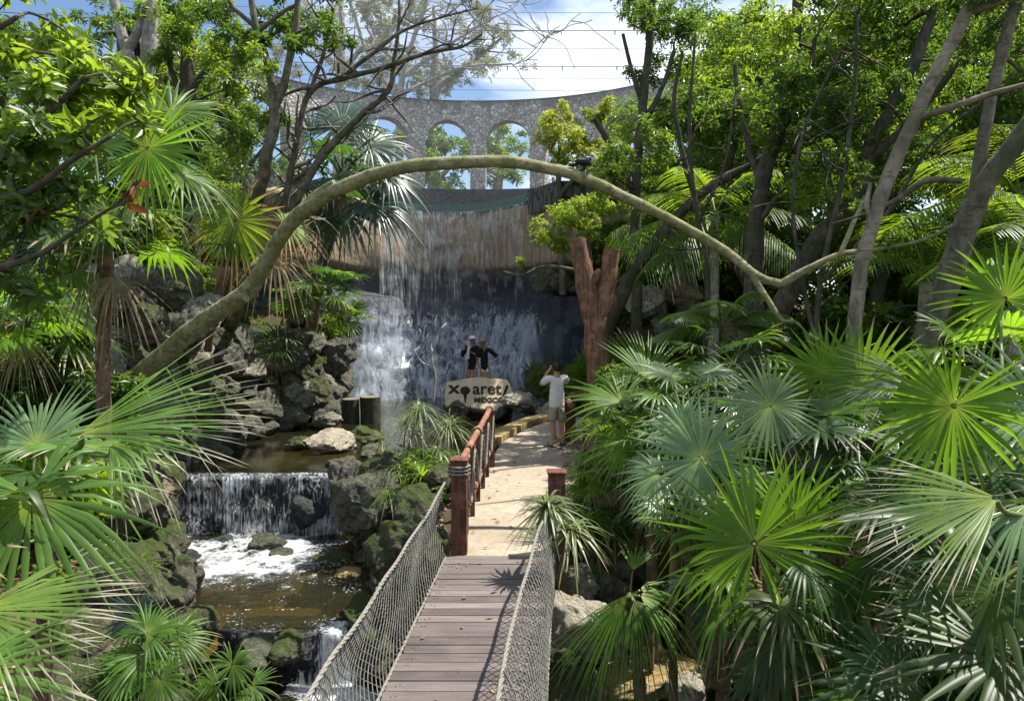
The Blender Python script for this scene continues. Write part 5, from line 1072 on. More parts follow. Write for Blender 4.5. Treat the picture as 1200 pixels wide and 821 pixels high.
for px, py, d, Rr, Lp, mt, n, lab in FP:
    c = W(px, py, d); g = max(hz(c.x, c.y), -1.2); fan_palm(lab, (c.x + .03, c.y, min(g, c.z - .1)), c, .04 if c.z - g > .3 else 0, [], dict(n=n, R=Rr, L=Lp, mat=mt, el=(-25, 65), droop=.3), 1)
# ------------------------------------------------------------------ fan palms: left bank
fan_palm('large fan palm with broad bright leaves and a shaggy trunk on the left bank', (W(118, 440, 9.6).x, 9.6, .6), W(125, 300, 9.5), .085,
    [hero(173, 174, 8.8, 94, 350, .98, -.3, 'fan_bright', 40, 165, .14, .03), hero(118, 172, 9.1, 80, 110, .6, -.2, 'fan_green', 36, 150, .12), hero(70, 215, 9, 80, 170, .5, -.3, 'fan_dark', 34, 150, .25), hero(50, 290, 9, 80, 215, .5, -.3, 'fan_dark', 34, 150, .4), hero(125, 250, 9, 66, 260, .5, .1, 'fan_dark', 34, 150, .35), hero(80, 320, 8.9, 75, 240, .4, -.1, 'fan_green', 32, 140, .5), hero(215, 205, 9.2, 70, 20, .3, .4, 'fan_green', 32, 140, .3), hero(200, 130, 9.6, 70, 60, .5, .2, 'fan_green', 32, 150, .15), hero(100, 120, 9.6, 75, 120, .5, 0, 'fan_dark', 32, 150, .1)],
    dict(n=5, R=.7, L=.6, mat=['fan_dark', 'fan_green'], el=(-5, 60), droop=.4), 2)
fan_palm('fan palm with one glowing leaf edged by brown dry tips beside the arched trunk', (W(243, 390, 15.7).x, 15.7, 2.0), W(268, 295, 15.2), .07,
    [hero(276, 258, 14.8, 80, 290, .98, -.3, 'fan_dying', 40, 172, .2, .02), hero(320, 300, 15, 55, 330, .5, .2, 'dead', 30, 140, .8), hero(335, 265, 15, 50, 20, .5, .3, 'fan_dying', 28, 130, .5), hero(240, 240, 15.2, 60, 160, .4, -.2, 'fan_green', 30, 140, .3)],
    dict(n=4, R=.6, L=.5, mat=['fan_dark', 'fan_green'], el=(0, 60), droop=.4), 2)
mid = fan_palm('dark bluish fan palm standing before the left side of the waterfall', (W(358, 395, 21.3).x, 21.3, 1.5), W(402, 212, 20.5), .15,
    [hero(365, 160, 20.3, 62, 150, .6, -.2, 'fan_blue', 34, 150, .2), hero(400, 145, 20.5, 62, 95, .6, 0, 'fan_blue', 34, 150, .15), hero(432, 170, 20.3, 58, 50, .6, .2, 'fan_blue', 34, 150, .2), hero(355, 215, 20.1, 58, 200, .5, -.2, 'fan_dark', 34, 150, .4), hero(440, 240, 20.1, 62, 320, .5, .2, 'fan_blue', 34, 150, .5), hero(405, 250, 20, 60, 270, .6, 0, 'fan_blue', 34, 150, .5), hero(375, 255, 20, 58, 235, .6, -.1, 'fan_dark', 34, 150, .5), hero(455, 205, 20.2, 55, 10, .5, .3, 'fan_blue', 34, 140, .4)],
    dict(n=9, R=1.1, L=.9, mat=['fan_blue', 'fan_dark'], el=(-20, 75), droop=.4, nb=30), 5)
for px, py, d, Rr, mt, lab in ((385, 340, 16.6, .75, ['fan_green', 'fan_dark'], 'green fan palm growing from the rocks left of the waterfall'), (322, 405, 16, .6, ['fan_blue', 'fan_dark'], 'small bluish fan palm on the boulders under the arched trunk'), (350, 355, 16.8, .6, ['fan_green'], 'small fan palm between the dry leaves and the rocks'), (408, 375, 19.5, .6, ['fan_green', 'fan_bright'], 'small bright fan palm at the left edge of the cascade'), (30, 380, 10.5, .8, ['fan_green', 'fan_bright'], 'fan palm in the thicket at the far left edge'), (75, 395, 12, .8, ['fan_green', 'fan_dark'], 'fan palm behind the large palm trunk on the left')):
    c = W(px, py, d); fan_palm(lab, (c.x, c.y + .1, c.z - .3), c, .05, [], dict(n=11, R=Rr * .8, L=Rr * .6, mat=mt, el=(-10, 75), droop=.3), 1)
# near left
fan_palm('near fan palm on the left with a wide grey tipped leaf spread over the mulch', (W(-60, 800, 3.6).x, 3.6, .1), W(-70, 640, 3.6), .06,
    [hero(37, 583, 3.5, 178, 285, .62, .1, 'fan_tipped', 40, 150, .34, .02, split=.40), hero(-30, 715, 3.1, 195, 2, .28, 0, 'fan_tipped', 34, 60, .12), hero(-60, 800, 2.8, 190, 335, .5, 0, 'fan_tipped', 30, 70, .2)],
    dict(n=4, R=.6, L=.4, mat='fan_dark', el=(0, 40)))
fan_palm('fan palm on the left bank with one leaf of long dry edged blades sweeping right', (W(40, 640, 4.7).x, 4.7, .2), W(55, 560, 4.7), .05,
    [hero(92, 508, 4.4, 225, 30, .42, -.1, 'fan_tipped', 34, 40, .10, .02, split=.4), hero(43, 521, 4.6, 100, 80, .6, 0, 'fan_silver', 34, 120, .15), hero(130, 520, 4.3, 95, 320, .4, 0, 'fan_tipped', 16, 50, .7)],
    dict(n=5, R=.5, L=.3, mat=['fan_tipped', 'fan_dark'], el=(0, 50)))
fan_palm('young fan palm with glossy green leaves beside the small star shaped one', (W(175, 790, 6.3).x, 6.3, -.75), W(178, 762, 6.2), 0,
    [hero(172, 742, 6.0, 60, 60, .45, .1, 'fan_green', 30, 130, .25), hero(205, 748, 6.1, 56, 10, .4, .2, 'fan_green', 30, 120, .3), hero(150, 785, 5.9, 56, 235, .5, 0, 'fan_tipped', 30, 140, .3), hero(188, 795, 5.8, 52, 300, .55, 0, 'fan_green', 30, 140, .3), hero(160, 722, 6.3, 52, 190, .8, 0, 'fan_blue', 30, 160, .1)], dict(n=3, R=.4, L=.2, mat='fan_green', el=(20, 60)))
fan_palm('small star shaped fan palm at the bottom left by the dark water', (W(272, 812, 6.5).x, 6.5, -.9), W(272, 795, 6.5), 0,
    [hero(272, 778, 6.4, 46, 265, .75, .1, 'fan_tipped', 30, 170, .3), hero(250, 800, 6.4, 40, 215, .5, 0, 'fan_green', 24, 120, .3), hero(295, 803, 6.4, 40, 320, .5, 0, 'fan_tipped', 24, 120, .3)])
# ------------------------------------------------------------------ feather palms
feather_palm('feather leaved palm with arching fronds behind the pale trunk on the right', (W(1080, 420, 10.5).x, 10.5, .3), W(1085, 330, 10.5), .09,
    [((-.25, -.2, .95), 1.9, .75, dict(mat='frond_bright', n=36)), ((.25, -.15, .95), 2.0, .75, dict(mat='frond_bright', n=36)), ((-.7, -.2, .6), 1.8, .7), ((.7, -.2, .6), 1.8, .7), ((0, .4, .9), 1.9, .7), ((-.1, -.8, .5), 1.6, .6), ((.6, .5, .5), 1.7, .6)])
feather_palm('feather leaved palm with long fronds at the upper right edge', (W(1190, 400, 11).x, 11, .3), W(1195, 230, 11), .1,
    [((-.6, -.2, .6), 2.0, .8, dict(mat='frond_bright', n=36)), ((-.3, -.2, .9), 2.0, .8, dict(mat='frond_bright', n=36)), ((-.9, -.1, .15), 1.9, .75), ((.4, -.2, .8), 2, .8), ((-.6, -.5, -.1), 1.7, .7), ((.1, -.7, .4), 1.8, .7)])
feather_palm('feather palm with drooping fronds above the brown ledge right of the stump', (W(835, 420, 15).x, 15, .8), W(838, 250, 15), .1,
    [((-.75, -.2, .55), 1.9, .75, dict(mat='frond_bright', n=34)), ((-.35, -.2, .9), 1.9, .8, dict(mat='frond_bright', n=34)), ((.4, -.2, .85), 1.9, .8), ((-.9, -.1, .1), 1.8, .8, dict(hang=.9)), ((-.7, -.4, -.2), 1.6, .8, dict(hang=1.0)), ((.8, -.3, .3), 1.7, .7), ((.5, -.5, -.1), 1.6, .8, dict(hang=.9)), ((0, .5, .8), 1.8, .7)])
feather_palm('feather palm hanging green leaflets over the grey boulder behind the stump', (W(800, 380, 19).x, 19, 2.0), W(795, 262, 18.6), .1,
    [((-.8, -.2, .3), 1.6, .8, dict(hang=1.0, n=30)), ((-.5, -.4, .6), 1.6, .8, dict(n=30)), ((.6, -.3, .5), 1.6, .8), ((-.2, -.7, .4), 1.6, .8, dict(hang=1.0)), ((.2, .2, .9), 1.7, .7), ((.9, -.1, 0), 1.5, .7, dict(hang=1.0))])
feather_palm('low feather palm behind the bright young fan palm', (W(845, 420, 11.5).x, 11.5, .2), W(845, 385, 11.5), 0,
    [((-.6, -.3, .6), 1.1, .5), ((.6, -.3, .6), 1.1, .5), ((-.2, -.5, .8), 1.2, .5), ((.3, -.1, .95), 1.2, .5), ((-.9, 0, .3), 1.0, .45), ((.9, -.2, .3), 1.0, .45)])
feather_palm('feather palm in the shade at the far right below the canopy', (W(1230, 330, 9.5).x, 9.5, .3), W(1225, 300, 9.5), .08,
    [((-.9, -.2, .3), 1.6, .6), ((-.6, -.4, .6), 1.6, .6), ((-.3, 0, .9), 1.7, .6, dict(mat='frond_bright')), ((-.8, -.3, -.2), 1.4, .6), ((.3, -.3, .8), 1.5, .6)])
# ------------------------------------------------------------------ strap leaved plants
strap_plant('pale strappy yucca on a short stem leaning over the end of the right net', G(652, 690, -.1), [((-.09, .05, .84), 64, .44, .021, .75, (-30, 80)), ((.16, .0, .62), 46, .44, .02, .8, (-30, 60))], 'strap_pale', stem_r=.035, name='yucca')
strap_plant('tall arching strap leaved plant hiding the man from the waist down', (W(705, 560, 10.5).x, 10.6, 0), [((0.02, 0, .95), 30, .85, .028, .9, (20, 85)), ((.1, .1, .5), 24, .7, .026, .8, (10, 80)), ((-.1, -.1, .2), 22, .6, .026, .7, (15, 80))], 'strap', stem_r=.03)
strap_plant('bright green strap leaved clump on the path edge below the man', (W(690, 545, 11.2).x, 11.2, 0), [((0, 0, .15), 36, .6, .026, .8, (15, 80)), ((.2, -.3, .1), 30, .55, .024, .8, (10, 80)), ((.25, .4, .2), 26, .55, .024, .8, (10, 80))], 'strap')
strap_plant('papyrus like plant with tufts of thin drooping leaves on the planted island', W(468, 572, 12.2), [((-.05, 0, .25), 46, .6, .011, .9, (0, 80)), ((.3, .3, 1.2), 54, .62, .010, .9, (-20, 80)), ((.05, .5, .95), 54, .58, .011, .9, (-20, 80)), ((.75, .6, .9), 54, .62, .010, .9, (-20, 80)), ((.6, .2, .55), 40, .42, .010, .9, (-20, 80))], 'strap_pale', stem_r=.016, name='papyrus')
strap_plant('grassy tuft of thin blue green leaves at the corner of the planted island', W(456, 590, 11.4), [((0, 0, .1), 60, .5, .009, .9, (0, 80)), ((.25, .3, .15), 50, .45, .009, .9, (0, 80))], 'strap', name='grass_tuft')
strap_plant('leafy bromeliad like plant with yellow green leaves by the bridge post', W(495, 565, 11.3), [((0, 0, .08), 26, .42, .022, .6, (10, 75)), ((-.22, .25, .08), 24, .36, .02, .6, (10, 75))], 'frond_bright', name='bromeliad')
strap_plant('dark strappy plant drooping beside the bridge end on the right', (W(690, 600, 8.8).x, 8.8, -.1), [((0, 0, .4), 40, .55, .02, .8, (-10, 80)), ((.3, .1, .3), 36, .5, .02, .8, (-10, 80)), ((.1, .4, .35), 36, .5, .02, .8, (-10, 80))], 'frond')
strap_plant('thin stemmed plant leaning over the pond from the planted island', W(425, 585, 12.9), [((.25, .5, .95), 20, .4, .012, .6, (0, 80)), ((.05, .1, .05), 20, .3, .012, .6, (0, 80))], 'strap_pale', stem_r=.022)
strap_plant('tuft of grassy leaves growing at the left rim of the pool', W(172, 690, 10.0), [((0, 0, .25), 34, .45, .014, .7, (20, 85))], 'strap', name='grass_tuft')
strap_plant('yellow green grassy plant under the near left fan leaf', W(110, 690, 8.6), [((0, 0, .1), 36, .6, .018, .7, (20, 85)), ((.4, .2, .1), 30, .5, .016, .7, (20, 85))], 'frond_bright', name='grass_tuft')
strap_plant('small green plant growing among the mulch near the pool rim', W(128, 640, 9.6), [((0, 0, .1), 30, .4, .016, .6, (20, 85))], 'strap', name='grass_tuft')
# ------------------------------------------------------------------ shrubs: a few kinds, copied
def shrub_proto(leaf, L, wr, k, n, stems=7, r=.6, h=.9):
    th = thing('shrub', '', 'shrub', (0, 0, 0)); mb, ml = MB(), MB(); P, D = [], []
    for s in range(stems):
        a = s * 2.4 + rnd(-.3, .3); e = V((math.cos(a) * r * rnd(.3, .8), math.sin(a) * r * rnd(.3, .8), h * rnd(.6, 1.0))); limb(mb, (0, 0, -.1), e, .018, .006, .15, 4)
        p, d, _ = clump_pts(e, r * .55, n // stems, .9); P += p; D += d
        p, d, _ = clump_pts(e * .55, r * .5, n // (stems * 2), .9); P += p; D += d
    mb.build('stem', M['bark_dark'], th); leaf_cloud(ml, P, D, k, L, wr); ml.build('foliage', M[leaf], th); return th
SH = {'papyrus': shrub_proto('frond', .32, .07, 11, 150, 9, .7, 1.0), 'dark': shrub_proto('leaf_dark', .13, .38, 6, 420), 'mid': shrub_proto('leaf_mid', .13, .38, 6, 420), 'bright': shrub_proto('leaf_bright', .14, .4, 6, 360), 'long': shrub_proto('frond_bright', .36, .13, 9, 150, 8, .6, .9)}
used = set()
def shrub(kind, px, py, d, sc, label, group=None):
    p = W(px, py, d); z = hz(p.x, p.y); src = SH[kind]
    if py < 305 and px > 660: z = max(z, p.z - .6 * sc)
    if kind not in used: used.add(kind); o = src; o.location = (p.x, p.y, z); o.rotation_euler = (0, 0, rnd(0, 6)); o.scale = (sc,) * 3; o['label'] = label
    else: o = dup(src, (p.x, p.y, z), rnd(0, 6.28), sc * rnd(.92, 1.08), label)
    if group: o['group'] = group
    elif 'group' in o: del o['group']
    return o
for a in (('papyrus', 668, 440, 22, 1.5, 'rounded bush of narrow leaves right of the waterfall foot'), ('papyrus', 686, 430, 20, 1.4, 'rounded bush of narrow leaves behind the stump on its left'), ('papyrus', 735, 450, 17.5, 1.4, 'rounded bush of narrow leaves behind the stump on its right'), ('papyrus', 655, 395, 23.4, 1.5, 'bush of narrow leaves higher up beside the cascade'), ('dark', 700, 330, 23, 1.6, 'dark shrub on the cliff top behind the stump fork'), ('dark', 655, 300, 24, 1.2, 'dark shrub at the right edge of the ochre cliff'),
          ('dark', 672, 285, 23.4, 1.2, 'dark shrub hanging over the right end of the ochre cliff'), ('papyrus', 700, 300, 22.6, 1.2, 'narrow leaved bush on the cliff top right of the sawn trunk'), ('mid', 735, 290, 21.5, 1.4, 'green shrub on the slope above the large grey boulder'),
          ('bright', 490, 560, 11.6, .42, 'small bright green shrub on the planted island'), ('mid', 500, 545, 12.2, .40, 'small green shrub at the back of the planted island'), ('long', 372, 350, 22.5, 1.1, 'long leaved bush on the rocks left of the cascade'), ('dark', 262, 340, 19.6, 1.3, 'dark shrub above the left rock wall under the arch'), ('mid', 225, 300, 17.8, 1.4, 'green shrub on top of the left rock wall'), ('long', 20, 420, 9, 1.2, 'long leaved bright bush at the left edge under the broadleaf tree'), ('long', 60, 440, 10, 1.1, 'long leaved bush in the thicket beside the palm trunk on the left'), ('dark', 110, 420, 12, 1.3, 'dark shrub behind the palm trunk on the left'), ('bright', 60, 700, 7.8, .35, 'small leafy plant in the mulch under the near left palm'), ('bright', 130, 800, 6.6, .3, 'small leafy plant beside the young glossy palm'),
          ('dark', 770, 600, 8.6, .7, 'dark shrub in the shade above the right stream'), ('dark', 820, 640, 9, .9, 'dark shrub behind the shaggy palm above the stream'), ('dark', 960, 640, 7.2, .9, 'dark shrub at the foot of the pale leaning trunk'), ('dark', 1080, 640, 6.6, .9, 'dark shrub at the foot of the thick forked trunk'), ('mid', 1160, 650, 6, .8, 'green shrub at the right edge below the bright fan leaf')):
    shrub(*a)
k = 0
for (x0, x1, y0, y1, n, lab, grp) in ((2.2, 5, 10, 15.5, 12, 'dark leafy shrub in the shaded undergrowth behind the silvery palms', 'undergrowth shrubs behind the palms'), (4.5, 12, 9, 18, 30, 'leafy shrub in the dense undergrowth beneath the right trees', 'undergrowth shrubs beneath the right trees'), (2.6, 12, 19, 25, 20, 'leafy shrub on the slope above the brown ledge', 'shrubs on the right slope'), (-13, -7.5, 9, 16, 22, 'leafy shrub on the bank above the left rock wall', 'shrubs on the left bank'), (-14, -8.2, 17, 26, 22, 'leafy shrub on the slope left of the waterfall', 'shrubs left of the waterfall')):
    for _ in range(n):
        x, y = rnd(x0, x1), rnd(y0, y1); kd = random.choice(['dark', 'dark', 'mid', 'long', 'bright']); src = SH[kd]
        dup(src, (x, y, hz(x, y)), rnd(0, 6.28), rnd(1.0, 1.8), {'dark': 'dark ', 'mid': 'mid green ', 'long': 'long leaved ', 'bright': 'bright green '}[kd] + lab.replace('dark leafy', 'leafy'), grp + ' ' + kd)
# bushy trees that close the view on both sides, a few kinds copied
def bushy(leaf, L, seed):
    random.seed(seed); r0 = [(V((0, 0, -.3)), .16), (V((rnd(-.2, .2), rnd(-.2, .2), 1.6)), .13), (V((rnd(-.5, .5), rnd(-.5, .5), 3.4)), .09), (V((rnd(-.8, .8), rnd(-.8, .8), 5.2)), .05)]
    cl = []
    for _ in range(26):
        z = rnd(1.0, 6.2); rr = 2.3 * (1 - abs(z - 3.4) / 4.2); a = rnd(0, 6.28); q = rr * math.sqrt(rnd(.15, 1)); cl.append((V((math.cos(a) * q, math.sin(a) * q, z)), rnd(.6, 1.0), 75))
    return tree('', [r0], cl, 'bark_dark', leaf, L=L, k=6, name='bushy_tree', base=V((0, 0, 0)))
BT = {'dark': bushy('leaf_dark', .17, 21), 'mid green': bushy('leaf_mid', .17, 22), 'bright green': bushy('leaf_bright', .18, 23)}
random.seed(1234); first = set()
def bt(x, y, sc, kd, label, grp):
    src = BT[kd]; z = hz(x, y)
    if kd not in first: first.add(kd); o = src; o.location = (x, y, z - .1); o.scale = (sc,) * 3; o['label'] = label; o['group'] = grp
    else: dup(src, (x, y, z - .1), rnd(0, 6.28), sc, label, grp)
for x, y, sc in ((5.2, 17, 1.0), (7.5, 15.5, 1.1), (9.5, 14, 1.1), (6.5, 20, 1.3), (9, 19, 1.3), (12, 18, 1.4), (4.6, 22.5, 1.0), (7, 25, 1.3), (11, 24, 1.5), (15, 22, 1.5), (4.6, 29, 1.0), (9, 31, 1.5), (11.5, 12, 1.1), (14, 16, 1.5), (18, 28, 1.8)):
    kd = random.choice(list(BT)); bt(x, y, sc, kd, kd + ' bushy tree closing the view behind the trees on the right', 'trees behind the right bank ' + kd)
for x, y, sc in ((-8.5, 18, .7), (-10.5, 16, .8), (-12, 13.5, .9), (-9.5, 21, .8), (-12, 20, 1.0), (-8.2, 25, .8), (-11.5, 26, 1.0), (-15, 22, 1.2), (-13, 30, 1.3), (-17, 17, 1.2), (-9.2, 12.5, .55), (-10, 9.5, .6)):
    kd = random.choice(list(BT)); bt(x, y, sc, kd, kd + ' bushy tree closing the view behind the left bank', 'trees behind the left bank ' + kd)
# small seedlings and ground plants (nobody could count them)
mb = MB(); P, D = [], []
while len(P) < 2600:
    x, y = random.choice(((rnd(-9, -2.6), rnd(4.5, 13)), (rnd(1.2, 7), rnd(4, 16)), (rnd(-2.8, -.9), rnd(9, 14)), (rnd(-10, -6.5), rnd(13, 22))))
    z = hz(x, y)
    if z > -.6 and noise.noise(V((x * .8, y * .8, 4))) > -.15: P.append((x, y, z + rnd(.04, .2))); D.append((rnd(-.3, .3), rnd(-.3, .3), 1))
leaf_cloud(mb, P[:1300], D[:1300], 7, .13, .3, 0); leaf_cloud(mb, P[1300:], D[1300:], 6, .10, .45, 1)
tag(mb.build('ground_cover', [M['leaf_mid'], M['leaf_dark']]), kind='stuff')
# ------------------------------------------------------------------ people and the bird
def skin_body(name, verts, edges, radii, mat, parent, sub=2, root=0):
    me = bpy.data.meshes.new(name); me.from_pydata([tuple(v) for v in verts], edges, []); o = bpy.data.objects.new(name, me); C.objects.link(o)
    sm = o.modifiers.new('skin', 'SKIN'); sm.use_smooth_shade = True; sm.branch_smoothing = .6
    for i, r in enumerate(radii): d = me.skin_vertices[0].data[i]; d.radius = r if hasattr(r, '__len__') else (r, r); d.use_root = i == root
    ss = o.modifiers.new('sub', 'SUBSURF'); ss.levels = sub; ss.render_levels = sub
    dg = bpy.context.evaluated_depsgraph_get(); m2 = bpy.data.meshes.new_from_object(o.evaluated_get(dg)); bpy.data.objects.remove(o)
    m2.materials.clear(); m2.materials.append(mat)
    for p in m2.polygons: p.use_smooth = True
    return link(name, m2, parent)
M['skin'] = plain('skin', (.46, .25, .165), .55, .35, .06); M['skin_tan'] = plain('skin_tan', (.42, .2, .12), .55, .35, .06)
M['hair'] = plain('hair', (.03, .018, .012), .6, .3); M['hair_fair'] = plain('hair_fair', (.34, .24, .17), .6, .3)
M['white_shirt'] = plain('white_shirt', (.74, .72, .68), .85, .2, .06); M['khaki'] = plain('khaki', (.34, .32, .22), .85, .2, .1)
M['black_cloth'] = plain('black_cloth', (.016, .016, .018), .85, .2); M['white_cloth'] = plain('white_cloth', (.75, .75, .75), .85, .2, .05); M['rubber'] = plain('rubber', (.02, .02, .025), .6, .4)
M['glass_dark'] = plain('dark_lens', (.01, .01, .012), .15, .6); M['phone'] = plain('phone', (.02, .02, .025), .25, .5); M['eye'] = plain('eye', (.02, .015, .012), .2, .5); M['lips'] = plain('lips', (.4, .13, .11), .5, .4)
def person(label, loc, rz, h, J, shirt, shorts, hair, skin='skin', sleeve=.55, leg=.75, wide=1.0, group=None):
    """J: hands L/R and elbows L/R (local, facing +y, in units of height); feet; lean."""
    th = thing('person', label, 'person', loc, rz, group); k = h; P = lambda *a: V(a) * k
    hipz, shz = .52, .815; ln = J.get('lean', (0, 0)); L_ = lambda z: (ln[0] * max(0, (z - hipz) / .3), ln[1] * max(0, (z - hipz) / .3))
    def T(x, y, z): q = L_(z); return P(x + q[0], y + q[1], z)
    vs = [T(0, 0, hipz), T(0, -.004, .62), T(0, 0, .72), T(0, -.004, .80), T(0, .004, .85), T(0, .012, .885), T(0, .02, .94), T(0, .012, .985)]
    ra = [(.088 * wide, .062), (.075 * wide, .055), (.092 * wide, .062), (.06, .045), (.032, .034), (.036, .042), (.046, .056), (.03, .036)]
    ed = [(i, i + 1) for i in range(7)]; ra = [(a * k, b * k) for a, b in ra]
    for s, n in ((-1, 'L'), (1, 'R')):
        f = J['foot' + n]; kn = J.get('knee' + n, ((s * .052 + f[0]) / 2 + s * .005, f[1] * .5 + .012, .285)); i = len(vs)
        vs += [T(s * .05, 0, .485), P(kn[0], kn[1], kn[2]), P(kn[0] * .3 + f[0] * .7, f[1] - .02 * 0, .18), P(f[0], f[1], .045), P(f[0] + f[2] * .06, f[1] + f[3] * .06, .02), P(f[0] + f[2] * .115, f[1] + f[3] * .115, .014)]
        ra += [(.056 * k * wide, .058 * k * wide), .036 * k, .034 * k, .022 * k, (.024 * k, .018 * k), (.02 * k, .011 * k)]; ed += [(0, i)] + [(i + j, i + j + 1) for j in range(5)]
        e, hd = J['elbow' + n], J['hand' + n]; i = len(vs); E, Hn = P(*e), P(*hd); dv = (Hn - E).normalized()
        vs += [T(s * .098 * wide, 0, shz), E, E.lerp(Hn, .85), Hn, Hn + dv * .045 * k]; ra += [.036 * k, .025 * k, .0165 * k, (.021 * k, .013 * k), (.018 * k, .010 * k)]
        ed += [(3, i)] + [(i + j, i + j + 1) for j in range(4)]
        for q in range(5):        # fingers
            side = dv.cross(Z if abs(dv.z) < .8 else V((0, 1, 0))).normalized(); b0 = Hn + dv * .045 * k + side * (q - 1.5) * .0085 * k if q < 4 else Hn + dv * .012 * k + side * .018 * k
            l = (.036, .044, .042, .032, .03)[q] * k; d2 = dv if q < 4 else (dv + side * .9).normalized(); bend = J.get('curl', V((0, 0, -.3))); j0 = len(vs)
            vs += [b0 + d2 * l * .5, b0 + (d2 + bend * .5).normalized() * l]; ra += [.0048 * k, .0038 * k]; ed += [(i + 4 if q < 4 else i + 3, j0), (j0, j0 + 1)]
    body = skin_body('body', vs, ed, ra, M[skin], th)
    hc = T(0, .022, .935)
    mb = MB(); ball(mb, hc + P(0, .064, -.008), P(.009, .016, .014)); ball(mb, hc + P(-.05, .008, -.005), P(.008, .014, .02)); ball(mb, hc + P(.05, .008, -.005), P(.008, .014, .02)); mb.build('nose_and_ears', M[skin], body)
    mb = MB(); [ball(mb, hc + P(s * .02, .055, .006), P(.007, .005, .005)) for s in (-1, 1)]; mb.build('eyes', M['eye'], body)
    mb = MB(); ball(mb, hc + P(0, .057, -.028), P(.015, .006, .005)); mb.build('mouth', M['lips'], body)
    if hair:
        mb = MB(); ball(mb, hc + P(0, -.008, .006), P(.056, .064, .064), 0, 16, 10, Matrix.Rotation(R(28), 4, 'X'), 1, -.25)
        if J.get('long'): ball(mb, hc + P(0, -.045, -.045), P(.04, .025, .07)); ball(mb, hc + P(0, -.03, .06), P(.03, .03, .028))
        mb.build('hair', M[hair], th)
    # shirt: torso and sleeves, shorts: hips and thighs
    g = 1.16; i0 = 8; vs2 = [T(0, 0, .43), vs[1], vs[2], vs[3] + P(0, 0, .012)]; ra2 = [(.098 * k * wide, .075 * k), (.088 * k * wide, .07 * k), (.1 * k * wide, .074 * k), (.07 * k, .052 * k)]; ed2 = [(0, 1), (1, 2), (2, 3)]
    for s, n in ((-1, 'L'), (1, 'R')):
        e = P(*J['elbow' + n]); sh_ = T(s * .098 * wide, 0, shz); i = len(vs2); vs2 += [sh_, sh_.lerp(e, sleeve)]; ra2 += [.048 * k, .043 * k]; ed2 += [(3, i), (i, i + 1)]
        if sleeve > .95: hd = P(*J['hand' + n]); vs2.append(e.lerp(hd, .8)); ra2.append(.028 * k); ed2.append((i + 1, i + 2)); ra2[i + 1] = .036 * k
    skin_body('shirt', vs2, ed2, ra2, M[shirt], th)
    vs3 = [T(0, 0, .55), T(0, 0, .50)]; ra3 = [(.088 * k * wide, .068 * k), (.094 * k * wide, .07 * k)]; ed3 = [(0, 1)]
    for s, n in ((-1, 'L'), (1, 'R')):
        f = J['foot' + n]; kn = P(*J.get('knee' + n, ((s * .052 + f[0]) / 2 + s * .005, f[1] * .5 + .012, .285))); hp = T(s * .05, 0, .475); i = len(vs3)
        vs3 += [hp, hp.lerp(kn, leg)]; ra3 += [.066 * k * wide, .058 * k * wide]; ed3 += [(1, i), (i, i + 1)]
    skin_body('shorts', vs3, ed3, ra3, M[shorts], th)
    if J.get('sandals'):
        for n in 'LR':
            f = J['foot' + n]; mb = MB(); c = P(f[0] + f[2] * .05, f[1] + f[3] * .05, .004); a = math.atan2(f[3], f[2]); box(mb, c, (.165 * k, .06 * k, .012 * k), 0, a)
            q = P(f[0] + f[2] * .06, f[1] + f[3] * .06, .028); s2 = V((-f[3], f[2], 0)) * .03 * k; tube(mb, spline([tuple(c + s2), tuple(q + s2 * .5 + Z * .01), tuple(q + V((f[2], f[3], 0)) * .04 * k), tuple(q - s2 * .5 + Z * .01), tuple(c - s2)], 3), .006 * k, 5); mb.build('sandal', M['rubber'], th)
    return th, hc
mp_ = G(652, 523, .012)
man, hc = person('man in white shirt and khaki shorts seen from behind, holding up a phone', mp_, R(14), 1.66,
    dict(footL=(-.045, -.03, -.55, .83), footR=(.085, .02, .3, .95), elbowL=(-.165, .11, .73), elbowR=(.15, .12, .74), handL=(-.055, .165, .885), handR=(.03, .165, .885), sandals=True, lean=(0.0, -.012), curl=V((0, -.2, .3))), 'white_shirt', 'khaki', 'hair', 'skin', .8, .98, 1.12)
ph = thing('phone', 'dark phone held up by the man in the white shirt', 'phone', man.matrix_basis @ V((-.02, .30, 1.50)) if False else mp_ + Matrix.Rotation(R(14), 3, 'Z') @ V((-.02, .335, 1.52)), R(14))
mb = MB(); box(mb, (0, 0, 0), (.15, .011, .075)); o = mb.build('casing', M['phone'], ph); bv = o.modifiers.new('bevel', 'BEVEL'); bv.width = .004; mb = MB(); [ball(mb, (x, .007, .02), (.009, .004, .009)) for x in (.045, .06)]; mb.build('camera_lens', M['glass_dark'], ph)
# the women on a rock behind the sign
pf = W(563, 441, 21.2); zf = W(563, 394, 21.2).z
rock((pf.x, 21.3, zf - 1.64 - .36), (.95, .6, .42), 'rock_dark', 'dark flat rock behind the sign stone that two women stand on', k=3, rot=(0, 0, 0))
zr = zf - 1.64
wa = W(557, 441, 21.2); w1, h1 = person('bare legged woman in white cap and black top standing on the rock behind the sign', (wa.x - .10, 21.25, zr), R(172), 1.66,
    dict(footL=(-.06, 0, -.1, 1), footR=(.05, 0, .1, 1), elbowL=(-.165, .04, .65), elbowR=(.155, .06, .66), handL=(-.05, .15, .72), handR=(.10, .13, .80), long=True, lean=(-.01, 0)), 'black_cloth', 'skin_tan' if False else 'black_cloth', 'hair', 'skin_tan', 1.0, .35, .88)
mb = MB(); ball(mb, h1 + V((0, .0, .03)), (.098, .112, .085), 0, 16, 6, None, 1, 0.0); box(mb, h1 + V((0, .14, .035)), (.13, .11, .012)); mb.build('cap', M['white_cloth'], w1)
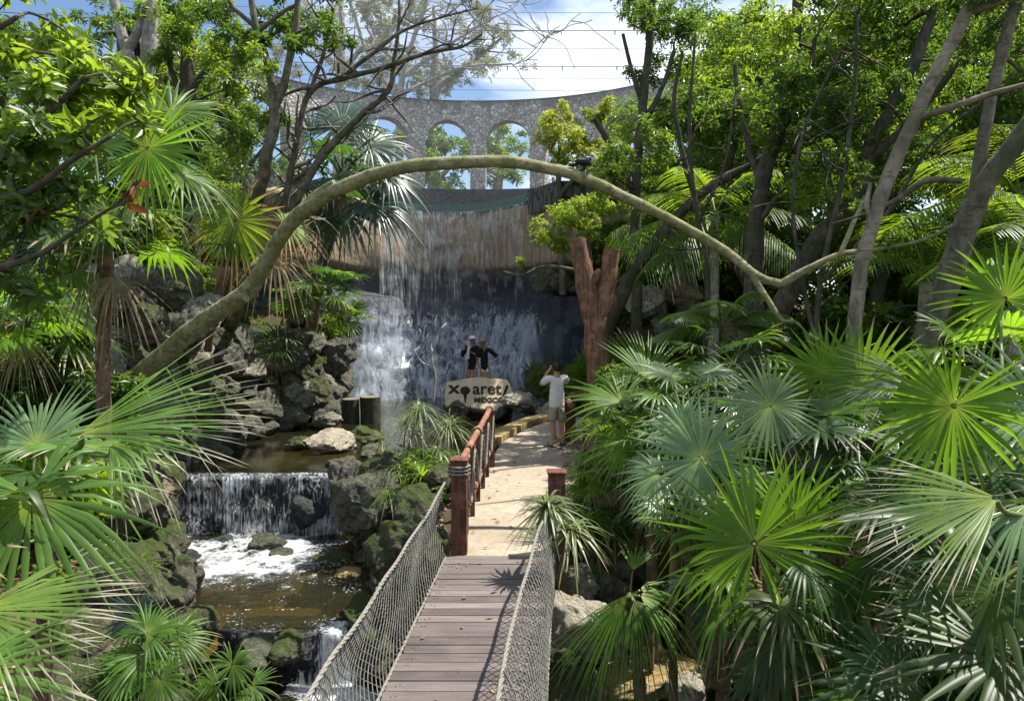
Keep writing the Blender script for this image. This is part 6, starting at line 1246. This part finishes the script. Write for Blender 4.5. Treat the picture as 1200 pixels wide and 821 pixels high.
mb = MB(); tube(mb, spline([tuple(h1 + V((.06, .09, -.16))), tuple(h1 + V((.09, .13, -.34))), tuple(h1 + V((.08, .13, -.52)))], 4), [.04, .045, .035, .04, .04, .04, .03, .03, .03], 8); mb.build('white_sleeve_band', M['white_cloth'], w1)
w2, h2 = person('woman in sunglasses, black top and white trimmed shorts with hand on her hip', (wa.x + .27, 21.2, zr), R(184), 1.58,
    dict(footL=(-.06, 0, -.1, 1), footR=(.05, 0, .1, 1), elbowL=(-.235, -.02, .66), elbowR=(.16, -.02, .68), handL=(-.10, .05, .60), handR=(.12, -.05, .56), long=True, lean=(.03, 0)), 'black_cloth', 'white_cloth', 'hair_fair', 'skin_tan', .9, .45, .92)
mb = MB(); [ball(mb, h2 + V((s * .033, .098, .012)), (.026, .012, .02)) for s in (-1, 1)]; box(mb, h2 + V((0, .1, .016)), (.04, .01, .008)); mb.build('sunglasses', M['glass_dark'], w2)
mb = MB(); tube(mb, [tuple(h2 + V((-.13, .0, -.20))), tuple(h2 + V((-.2, -.01, -.26))), tuple(h2 + V((-.28, -.02, -.36)))], [.018, .012, .01], 6); mb.build('white_stripe', M['white_cloth'], w2)
# bird on the arched trunk
bl = W(686, 201, 10.4) + V((0, 0, .0)); bird = thing('bird', 'black and white bird preening on top of the arched trunk', 'bird', bl, 0)
M['feather_white'] = plain('feather_white', (.55, .54, .53), .8, .2, .15); M['feather_black'] = plain('feather_black', (.018, .018, .022), .6, .3); M['beak'] = plain('beak', (.12, .1, .09), .5, .4); M['feather_grey'] = plain('feather_grey', (.26, .25, .24), .8, .2, .2)
vs = [V(q) for q in ((-.14, 0, .10), (-.06, 0, .125), (.03, 0, .15), (.10, 0, .155), (.125, 0, .185), (.10, -.02, .215), (.06, -.045, .222), (-.19, 0, .085))]
skin_body('body', vs, [(7, 0), (0, 1), (1, 2), (2, 3), (3, 4), (4, 5), (5, 6)], [(.03, .02), (.055, .05), (.065, .06), (.052, .052), (.034, .034), (.028, .028), (.03, .028), (.02, .008)], M['feather_white'], bird)
mb = MB(); tube(mb, [(.045, -.06, .222), (.015, -.078, .205), (-.02, -.085, .18)], [.013, .009, .003], 8); mb.build('beak', M['beak'], bird)
mb = MB(); ball(mb, (.058, -.072, .232), .006); ball(mb, (.058, -.018, .232), .006); mb.build('eyes', M['eye'], bird)
for s in (-1, 1):
    mb = MB(); ball(mb, (-.035, s * .052, .135), (.115, .022, .045), 0, 14, 8, Matrix.Rotation(R(-10), 4, 'Y')); ball(mb, (-.01, s * .062, .115), (.09, .016, .02), 0); ball(mb, (-.03, s * .064, .148), (.08, .014, .010), 1); ball(mb, (-.15, s * .03, .09), (.08, .014, .018), 0, 12, 6, Matrix.Rotation(R(-8), 4, 'Y')); mb.build('wing', [M['feather_black'], M['feather_grey']], bird)
mb = MB(); ball(mb, (0, 0, .088), (.09, .045, .022)); mb.build('belly', M['feather_black'], bird)
for s in (-1, 1):
    mb = MB(); tube(mb, [(.02, s * .022, .09), (.015, s * .024, .04), (.02, s * .024, -.01)], [.009, .006, .006], 6)
    for a in (-.5, 0, .5): tube(mb, [(.02, s * .024, -.006), (.02 + .035 * math.cos(a), s * .024 + .035 * math.sin(a), -.012)], [.005, .003], 5)
    mb.build('leg', M['beak'], bird)
